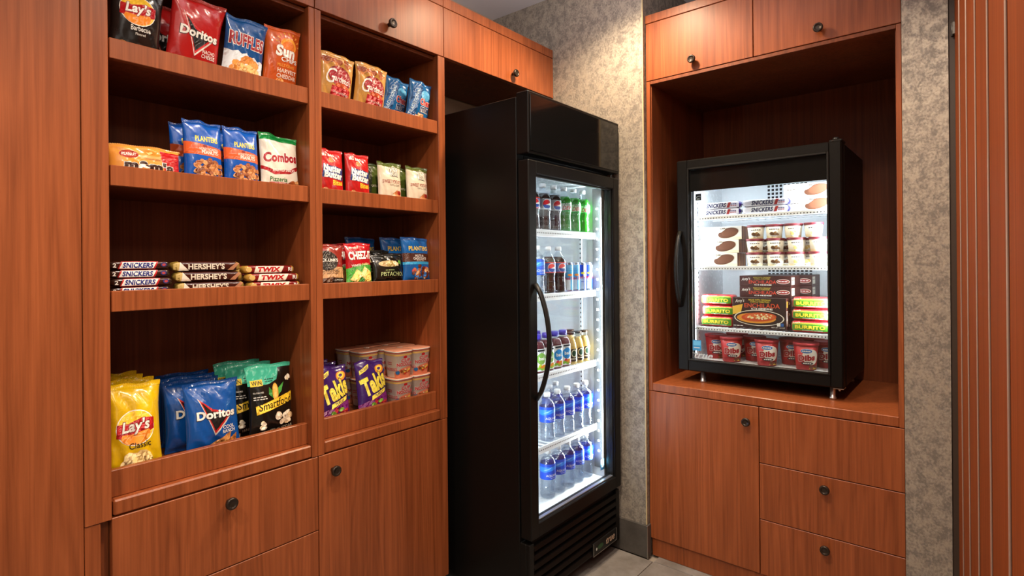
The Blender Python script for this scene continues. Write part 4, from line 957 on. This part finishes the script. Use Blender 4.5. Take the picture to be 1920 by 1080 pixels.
# ------------------------------------------------------------------ drinks in the fridge
def bottle_kit(prof, fill, cap_r, cap_z, cap_h, cap_mat, drink_mat, lab, lr, lz0, lz1, layers, sq=2.0, shell=PET, cap_prof=None):
    kit = {}
    n = 28
    if shell: mb = MB(); mb.lathe(prof, n, shell, sq, cap0=True, cap1=False); kit['shell'] = mb.mesh('shell')
    if drink_mat:
        inner = [(max(.004, r - .0012), z + .0012) for r, z in prof if z <= fill]
        mb = MB(); mb.lathe(inner, n, drink_mat, sq); kit['drink'] = mb.mesh('drink')
    mb = MB(); cp = cap_prof or [(cap_r, cap_z), (cap_r, cap_z + cap_h * .85), (cap_r * .86, cap_z + cap_h)]
    mb.lathe(cp, 24, cap_mat); kit['cap'] = mb.mesh('cap')
    if layers:
        h = lz1 - lz0; w = 2 * PI * lr * .98
        f = cupmap(lr, lr, h, sq)
        if sq == 2.0:
            mb = MB(); mb.lathe([(lr, lz0), (lr, lz1)], n, ink(lab), sq, cap0=False, cap1=False); kit['label_sleeve'] = mb.mesh('label_sleeve')
        me = print_mesh('label_print', layers, w / 2, h, lambda x, z, k: tuple(Vector(f(x, z, k)) + Vector((0, 0, lz0))), .008); kit['label_print'] = me
    return kit
def put(kit, name, cat, spots, group, rz=R90 - .42):
    for lab, x, y, z in spots:
        r = thing(name, lab, cat, (x, y, z), (0, 0, rz), group)
        for k, me in kit.items():
            o = link(k, me, r)
            if k == 'cap': o['label'] = me.materials[0].name.replace('_', ' ')
def soda_prof(H=.186):
    p = [(.024, 0), (.031, .003), (.0335, .012), (.0335, .028), (.0318, .036), (.0335, .044), (.0315, .055), (.0305, .066), (.0315, .077), (.0338, .088), (.0338, .135), (.0325, .145), (.027, .158), (.0185, .171), (.0125, .179), (.0122, H)]
    return p
def water_prof():
    return [(.024, 0), (.031, .003), (.0335, .010), (.0335, .020), (.0312, .026), (.0335, .033), (.0310, .041), (.0328, .049), (.0300, .057), (.0318, .065), (.0305, .073), (.0338, .082), (.0338, .148), (.0322, .156), (.0265, .166), (.0175, .176), (.0125, .181), (.0122, .188)]
CAPW = plain('white_cap', (.85, .86, .87), .4)
CAPP = plain('purple_cap', '3a2f9c', .35)
CAPD = plain('dark_metal_cap', '3a2a1c', .3, metal=.6)
def globe(cx, cz, r, asp): return [E(cx, cz, r * 1.08, r * 1.08 * asp, WHT), P([(cx + r * math.cos(a), cz + r * asp * math.sin(a)) for a in [i * PI / 10 + .35 for i in range(11)]], 'c8202a'), P([(cx + r * math.cos(a), cz + r * asp * math.sin(a)) for a in [i * PI / 10 + PI + .1 for i in range(10)]], '123a8c')]
ASP = (PI * .0342 * .98) / .046   # label height units per label width unit
cola = bottle_kit(soda_prof(), .160, .0145, .186, .018, CAPW, COLA, '1b4fa6', .0344, .090, .136, [B(-.98, .90, .98, 1, 'c33328'), globe(.02, .46, .17, ASP), B(-.98, 0, .98, .08, 'c33328')])
silver = bottle_kit(soda_prof(), .160, .0145, .186, .018, CAPW, COLA, '9aa3ad', .0344, .090, .136, [globe(.02, .48, .19, ASP), B(-.98, 0, .98, .10, 'c5ccd3')])
lime = bottle_kit(soda_prof(), .168, .0145, .186, .018, CAPW, LIME, '1f9a2e', .0344, .090, .136, [P([(-.34, .12), (.30, .22), (.36, .92), (-.28, .80)], 'd8e8d8')] + [T('Mtn', .02, .72, .36, .26, '17702a', .0, .25), T('DEW', .02, .38, .50, .38, 'c01f24', .02, .25)])
water = bottle_kit(water_prof(), .168, .0145, .188, .018, CAPW, WATER, '0f4fd0', .0344, .083, .148, [P([(-.98, .55), (-.3, .48), (.2, .64), (.98, .60), (.98, .86), (-.98, .80)], '2a86ea'), P([(-.35, .60), (-.15, .64), (.05, .84)], '8cc4f2'), T('AQUAFINA', .10, .26, .66, .17, WHT, .0), D(.10, .11, .3, .02, WHT)], shell=PETC)
can = bottle_kit([(.021, 0), (.0245, .004), (.0255, .010), (.0255, .123), (.0225, .131), (.0225, .1335)], 0, .0215, .1325, .0012, plain('can_lid_metal', (.7, .7, .72), .25, metal=1), None, '1e3fa8', .0258, .011, .122,
    [P([(-.98, 0), (0, 0), (0, .5), (-.98, .5)], 'c2c8d2'), P([(0, .5), (.98, .5), (.98, 1), (0, 1)], 'b9c1ce'), T('Red Bull', 0, .50, .7, .14, 'c4202c', .02), E(0, .66, .18, .05, 'e6b92e'), D(0, .30, .3, .03, '1e3fa8')], shell=plain('can_metal', '8f9bb5', .25, metal=.8))
can_light = dict(can)
mb = MB(); mb.lathe([(.0258, .011), (.0258, .122)], 28, ink('3f9fd8'), cap0=False, cap1=False)
can_light['label_sleeve'] = mb.mesh('label_sleeve')
can_light['label_print'] = print_mesh('label_print', [P([(-.98, .0), (0, 0), (0, .42), (-.98, .42)], 'c9d4de'), T('Red Bull', 0, .47, .7, .13, 'c4202c', .02), E(.0, .6, .16, .05, 'e8862e')], PI * .0258 * .98, .111, lambda x, z, k: tuple(Vector(cupmap(.0258, .0258, .111)(x, z, k)) + Vector((0, 0, .011))), .008)
jprof = [(.024, 0), (.0268, .003), (.027, .012), (.027, .105), (.0262, .115), (.020, .132), (.0165, .138), (.0165, .142)]
def juice(c1, c2): return bottle_kit(jprof, .135, .0185, .141, .022, CAPP, GREENJ, 'eef2f4', .0276, .010, .103, [B(-.36, .0, .36, 1, 'eef0f2'), E(.0, .56, .26, .26, c1), T('bai', 0, .57, .3, .16, WHT, .02), B(-.2, .88, .2, .97, '22262c')] + D(0, .84, .3, .02, '22262c') + chips(0, .16, .22, .08, [c2, '7fb542', 'd9872e'], 9, .14, 71), sq=4.0, shell=None)
jb, jg = juice('2f84c8', 'c83a52'), juice('7fae52', 'b6c832')
coffee = bottle_kit([(.024, 0), (.0262, .004), (.0265, .02), (.0265, .072), (.0255, .086), (.0205, .104), (.0165, .118), (.0160, .130), (.0175, .132), (.0175, .136)], .120, .0188, .136, .010, CAPD, COFFEE, '5a4326', .0270, .016, .074, [B(-.98, 0, .98, 1, 'd9b766'), P([(-.3, 0), (.22, 0), (.34, .5), (.16, 1), (-.16, .96), (-.34, .5)], '2b1c12'), E(.0, .62, .17, .30, 'e8dcc0'), E(0, .62, .13, .23, '23402e'), D(0, .2, .36, .08, 'e8dcc0', 4)], shell=clear('coffee_bottle_glass', (.95, .93, .88), 1, 1.5, .02))
ordn = ['first', 'second', 'third', 'fourth', 'fifth']
XD = -1.425
z = SHZ[0] + .0005
put(cola, 'cola_bottle', 'bottle', [('dark cola bottle with a blue label, leftmost on the top fridge shelf', XD, 1.842, z)], 'soda bottles on the top fridge shelf')
put(silver, 'cola_bottle', 'bottle', [('left one of the two dark cola bottles with silver labels', XD, 1.920, z), ('right one of the two silver-labelled cola bottles, beside the green ones', XD, 1.998, z), ('silver-labelled cola bottle in the row behind, its cap showing', XD - .078, 1.955, z)], 'soda bottles on the top fridge shelf')
put(lime, 'lime_soda_bottle', 'bottle', [('bright green soda bottle, leftmost of three, beside the cola', XD, 2.078, z), ('bright green soda bottle, middle of three', XD, 2.155, z), ('bright green soda bottle, rightmost of three beside the light strip', XD, 2.232, z), ('green soda bottle in the row behind the front three', XD - .08, 2.11, z)], 'soda bottles on the top fridge shelf')
z = SHZ[1] + .0005
put(water, 'water_bottle', 'bottle', [('clear water bottle at the left end of the second fridge shelf', XD, 1.873, z)], 'bottles on the second fridge shelf')
put(cola, 'cola_bottle', 'bottle', [('left blue-labelled cola bottle on the second fridge shelf', XD, 1.951, z), ('right blue-labelled cola bottle beside the slim energy drink cans', XD, 2.029, z)], 'bottles on the second fridge shelf')
put(can_light, 'energy_drink_can', 'can', [('light blue slim drink can, leftmost beside the cola bottle', XD + .008, 2.090, z), ('light blue slim drink can, second from the left', XD + .008, 2.1445, z)], 'slim energy drink cans')
put(can, 'energy_drink_can', 'can', [('dark blue and silver slim drink can, third from the left', XD + .008, 2.199, z), ('dark blue and silver slim drink can, rightmost beside the light strip', XD + .008, 2.2535, z)], 'slim energy drink cans')
z = SHZ[2] + .0005
JRZ = R90 - .25
put(jg, 'juice_bottle', 'bottle', [('square juice bottle with green label, leftmost on the third fridge shelf', XD, 1.872, z), ('square juice bottle with green label, second from left', XD, 1.935, z)], 'square juice bottles with purple caps', JRZ)
put(jb, 'juice_bottle', 'bottle', [('square juice bottle with blue round emblem, third from left', XD, 1.998, z), ('square juice bottle with blue round emblem, beside the coffee bottles', XD, 2.061, z), ('square juice bottle in the row behind, only its purple cap showing', XD - .075, 1.965, z)], 'square juice bottles with purple caps', JRZ)
put(coffee, 'coffee_bottle', 'bottle', [('pale coffee drink bottle, left one next to the juice', XD, 2.126, z), ('pale coffee drink bottle, middle one of the front three', XD, 2.182, z), ('pale coffee drink bottle, right one by the light strip', XD, 2.238, z), ('coffee drink bottle in the second row, dark cap showing', XD - .06, 2.15, z), ('coffee drink bottle in the second row, right, dark cap showing', XD - .06, 2.21, z)], 'coffee drink bottles')
z = SHZ[3] + .0005
yb5 = (1.938, 2.014, 2.090, 2.166, 2.242)
put(water, 'water_bottle', 'bottle', [(f'clear water bottle, {ordn[i]} from left in the front row of the fourth fridge shelf', XD, yb5[i], z) for i in range(5)] + [('clear water bottle in the back row of the fourth fridge shelf, left', XD - .08, 2.065, z), ('clear water bottle in the back row of the fourth fridge shelf, right', XD - .10, 2.141, z)], 'water bottles')
put(water, 'water_bottle', 'bottle', [(f'clear water bottle, {ordn[i]} from left on the fridge floor', XD, yb5[i], .3455) for i in range(5)], 'water bottles')

# ------------------------------------------------------------------ freezer contents
def box_kit(w, h, d, front, color, side=None, sidecol=None):
    kit = {}
    mb = MB(); mb.box((-w / 2, 0, 0), (w / 2, d, h), card(color), .001); kit['carton'] = mb.mesh('carton')
    kit['front_print'] = print_mesh('front_print', front, w, h, lambda x, z, k: (x, -.0002 - .00015 * k, z), 0, card)
    if side: kit['end_print'] = print_mesh('end_print', side, d, h, lambda x, z, k: (w / 2 + .0002 + .00015 * k, d / 2 + x, z), 0, card)
    return kit
def bar_pic(cx): return [E(cx, .50, .25, .38, '5c3522', .22), E(cx + .04, .53, .20, .29, '6b402a', .22), P([(cx - .30, .46), (cx - .17, .56), (cx - .07, .78), (cx - .08, .92), (cx - .32, .85)], 'f6f0dc')]
ICE = [P([(-.5, 0), (.5, 0), (.5, .18), (-.5, .3)], 'f4ecd0')] + bar_pic(.18) + D(-.30, .60, .26, .05, '6b5a4a', 4) + [T('5', .0, .82, .04, .16, '4a3a30', .01)] + D(.07, .84, .08, .10, '4a3a30', 3)
ice = box_kit(.186, .059, .12, ICE, 'f5f2ea', [B(-.5, 0, .5, 1, '6b3f1c'), B(-.3, 0, -.22, 1, 'a8702f'), B(.0, 0, .08, 1, '8f5a26'), B(.28, 0, .34, 1, 'a8702f')])
def putk(kit, name, cat, spots, group):
    for s in spots:
        r = thing(name, s[0], cat, s[1], (0, 0, s[2] if len(s) > 2 else 0), group)
        for k, me in kit.items(): link(k, me, r)
GI = 'ice cream bar boxes in the freezer'
putk(ice, 'ice_cream_bar_box', 'box', [
    ('white ice cream bar box, lower of the pair on the freezer top shelf', (-.546, 2.617, FSZ[0] + .001)), ('white ice cream bar box, upper of the pair on the freezer top shelf', (-.549, 2.620, FSZ[0] + .0615)),
    ('white ice cream bar box, bottom of the left stack on the second shelf', (-.918, 2.572, FSZ[1] + .001)), ('white ice cream bar box, middle of the left stack of three', (-.912, 2.576, FSZ[1] + .0615)), ('white ice cream bar box, top of the left stack of three', (-.902, 2.584, FSZ[1] + .122))], GI)
SN2 = [B(-.46, .05, .46, .95, 'efeaf2'), P([(-.31, .12), (.17, .12), (.22, .88), (-.27, .88)], 'f6f4f0'), T('SNICKERS', -.05, .5, .46, .66, '1b2050', .04, .2), P([(.19, .12), (.25, .12), (.29, .88), (.23, .88)], 'a8322e'), D(.35, .6, .14, .12, '35307a'), D(.35, .36, .14, .10, 'a8322e')]
snf = bar_meshes(.198, .030, .045, 'e6e2ee', SN2, '2b2470', 4)
bars(snf, 'ice_cream_candy_bar', 'candy bar', [
    ('white wrapped ice cream candy bar, lower left on the freezer top shelf', (-.908, 2.59, FSZ[0] + .001), (0, 0, 0)), ('white wrapped ice cream candy bar, upper left on the freezer top shelf', (-.907, 2.592, FSZ[0] + .032), (0, 0, .0)),
    ('white wrapped ice cream candy bar, lower right of the four', (-.707, 2.59, FSZ[0] + .001), (0, 0, 0)), ('white wrapped ice cream candy bar, upper right of the four', (-.706, 2.592, FSZ[0] + .032), (0, 0, .0))], 'ice cream candy bars on the freezer top shelf')
def tub_kit(r0, r1, h, body, lid, layers, lidh=.008, w=None):
    kit = {}
    mb = MB(); mb.lathe([(r0, 0), (r0 + .0008, .0015), (r1, h - lidh)], 30, card(body)); kit['tub'] = mb.mesh('tub')
    mb = MB(); mb.lathe([(r1 + .0005, h - lidh - .002), (r1 + .0022, h - lidh), (r1 + .0022, h - .001), (r1 + .001, h), (r1 - .003, h), (r1 - .004, h - .0015), (.005, h - .0015)], 30, card(lid)); kit['lid'] = mb.mesh('lid')
    w = w or (r0 + r1) * 1.5
    kit['front_print'] = print_mesh('front_print', layers, w, h - lidh - .002, cupmap(r0, r1, h - lidh), .006, card)
    return kit
def hd(cols, seed): return tub_kit(.029, .0355, .0595, 'f4efe2', '7c2530', [P([(-.5, .0), (.5, .0), (.5, .2), (0, .12), (-.5, .26)], 'f2e3b8'), D(0, .76, .42, .07, '3a2c26', 5), D(0, .12, .2, .03, '3a2c26')] + chips(.0, .38, .14, .09, cols, 8, .085, seed))
hd1, hd2 = hd(['5a3a1e', '7d5529', '3c2412'], 81), hd(['ead07a', 'f2e3a4', 'd9bb55'], 82)
cx4 = [(-.757, -.672, -.588, -.504)] * 2 + [(-.752, -.676, -.600, -.522)]
lay_n = ['bottom', 'middle', 'top']; cols_n = ['first', 'second', 'third', 'fourth']
for l in range(3):
    for c in range(4):
        putk(hd1 if c < 2 else hd2, 'ice_cream_tub', 'tub', [(f'small white ice cream tub with maroon lid, {lay_n[l]} layer, {cols_n[c]} column from left', (cx4[l][c], 2.60, FSZ[1] + .001 + l * .0602), 0.25)], 'small ice cream tubs')
for l in range(2):
    for c in range(4):
        putk(hd1 if c < 2 else hd2, 'ice_cream_tub', 'tub', [(f'small ice cream tub in the rear row, {lay_n[l]} layer, {cols_n[c]} column from left', (cx4[0][c] + .02, 2.69, FSZ[1] + .001 + l * .0602), 0.25)], 'small ice cream tubs')
# enchilada boxes
def amys(x, z, h=.34): return T("Amy's", x, z, .18, h, WHT, .0, .35, .12)
EN_E = [amys(-.37, .66), T('MADE WITH ORGANIC', -.05, .84, .34, .11, 'd8c04a', .0), T('CORN & TOMATOES', -.05, .69, .30, .11, 'd8c04a', .0), T('ENCHILADA', -.04, .40, .54, .32, 'c9452f', .01), T('CHEESE', -.03, .13, .34, .12, WHT, .02), E(.36, .46, .125, .22, 'e8d9c4'), E(.36, .46, .115, .18, '8a2a22'), D(.36, .46, .18, .07, WHT)]
en_flat = box_kit(.214, .0465, .165, EN_E, '3a1712', [B(-.5, 0, .5, 1, '4a1f17'), B(-.42, .15, -.1, .85, 'd8cfbb'), D(-.26, .6, .26, .06, '3a1712')])
EN_F = [P([(-.5, .70), (-.3, .78), (-.34, .5), (-.5, .42)], 'e5b23a'), amys(-.36, .88, .15), T('MADE WITH ORGANIC', .02, .93, .42, .055, 'e2c53c', .01), T('CORN & TOMATOES', .02, .865, .36, .05, 'e2c53c', .01), T('ENCHILADA', .06, .745, .66, .145, 'd2502c', .015), T('CHEESE', .06, .635, .4, .06, WHT, .03),
        E(.0, .34, .47, .26, 'e9e0cc'), E(.0, .34, .45, .24, '2c1a14'), E(-.05, .33, .37, .17, 'd98f2a'), E(.0, .37, .33, .15, 'c2491c', .06), E(-.12, .40, .15, .08, 'd2602a', .2), E(.16, .40, .14, .08, 'd2602a', -.1)] + chips(.02, .39, .25, .09, ['f0dfa4', 'e9cf80', 'f4e8c0'], 30, .022, 91) + [B(.34, .10, .40, .20, 'e9e6dd'), B(.41, .10, .46, .20, '2a5fa8'), T('NET WT. 4.5 OZ', .36, .055, .24, .035, WHT, 0)] + D(-.38, .06, .2, .02, WHT)
en_front = box_kit(.222, .133, .042, EN_F, '2a130f', [B(-.5, 0, .5, 1, '4a1f17'), B(-.3, .1, .3, .6, 'e3d8c2'), B(-.3, .7, .3, .9, 'd9a53a')])
zz = FSZ[2] + .001
putk(en_front, 'enchilada_box', 'box', [('upright brown enchilada dinner box with a plate picture, front of the third shelf', (-.733, 2.562, zz + .006))], 'enchilada dinner boxes')
stk = ['bottom', 'second', 'third', 'fourth', 'top']
for k in range(5):
    putk(en_flat, 'enchilada_box', 'box', [(f'brown enchilada box lying flat, {stk[k]} of the front stack' if 0 < k < 4 else f'brown enchilada box lying flat at the {stk[k]} of the front stack', (-.722, 2.612, zz + k * .047))], 'enchilada dinner boxes')
    putk(en_flat, 'enchilada_box', 'box', [(f'brown enchilada box in the rear stack, {stk[k]} layer', (-.675, 2.782, zz + k * .047))], 'enchilada dinner boxes')
# burrito packs : pillow packs lying flat, front band towards the door
BU = [P([(-.44, .16), (.44, .16), (.44, .86), (-.44, .86)], '4f9a2c'), P([(-.43, .72), (.43, .78), (.43, .86), (-.43, .86)], 'd9c84a'), T('MADE WITH ORGANIC BEANS & RICE', .02, .79, .6, .07, '2d5a1a', 0), T("Amy's", -.34, .84, .2, .16, WHT, .0, .3, .1)] + TO('BURRITO', 0, .47, .74, .34, 'e6d43a', '2d5a1a', .05) + [T('CHEDDAR CHEESE', .06, .2, .5, .075, WHT, .01)]
bur = bar_meshes(.154, .0485, .085, 'b3242a', BU, 'c5464a', 6)
zz = FSZ[2] + .001
bars(bur, 'burrito_pack', 'burrito', [
    ('red and green burrito pack, bottom of the left stack', (-.922, 2.612, zz), (0, 0, .0)), ('red and green burrito pack, middle of the left stack', (-.918, 2.618, zz + .0495), (0, 0, .03)), ('red and green burrito pack, top of the left stack', (-.925, 2.624, zz + .099), (0, 0, -.03)),
    ('red and green burrito pack, bottom of the right stack', (-.532, 2.606, zz), (0, 0, .0)), ('red and green burrito pack, middle of the right stack', (-.530, 2.612, zz + .0495), (0, 0, -.02)), ('red and green burrito pack, top of the right stack', (-.530, 2.618, zz + .099), (0, 0, .03))], 'burrito packs in the freezer')
DB = [P([(-.5, 0), (.5, 0), (.5, .2), (0, .26), (-.5, .18)], '8a1519'), E(.16, .55, .30, .34, 'efe4d4', .5), E(.0, .80, .20, .10, 'e9e6ea'), E(0, .80, .19, .085, '3f6fae'), D(0, .80, .28, .05, WHT, 5)] + TO('Dibs', .0, .52, .62, .26, 'a3161c', WHT, .06, .1, .1) + [E(.03, .29, .22, .06, '3a2330'), D(.03, .29, .3, .035, WHT, 4), B(.1, .06, .42, .15, 'e8c93a'), D(.26, .105, .24, .03, '5a2a10')] + chips(.2, .14, .16, .04, ['5b2a18', '7d3c20'], 4, .08, 95)
dib = tub_kit(.037, .0475, .112, 'a81e20', 'a3242a', DB, .010, .105)
zf = .894
putk(dib, 'ice_cream_bites_tub', 'tub', [
    ('tall red ice cream bites tub, first from left in the front row', (-.868, 2.612, zf), .35), ('tall red ice cream bites tub, second from left in the front row', (-.713, 2.606, zf), .3), ('tall red ice cream bites tub, third from left in the front row', (-.556, 2.604, zf), .25), ('tall red ice cream bites tub at the right end, cut off by the door frame', (-.495, 2.70, zf), .2),
    ('red ice cream bites tub in the back row, leftmost', (-.958, 2.665, zf), .4), ('red ice cream bites tub in the back row, second from left', (-.79, 2.695, zf), .3), ('red ice cream bites tub in the back row, third from left', (-.635, 2.695, zf), .3), ('red ice cream bites tub in the back row, rightmost', (-.572, 2.80, zf), .3),
    ('red ice cream bites tub in the third row, showing only its lid', (-.89, 2.76, zf), .3)], 'red ice cream bites tubs')
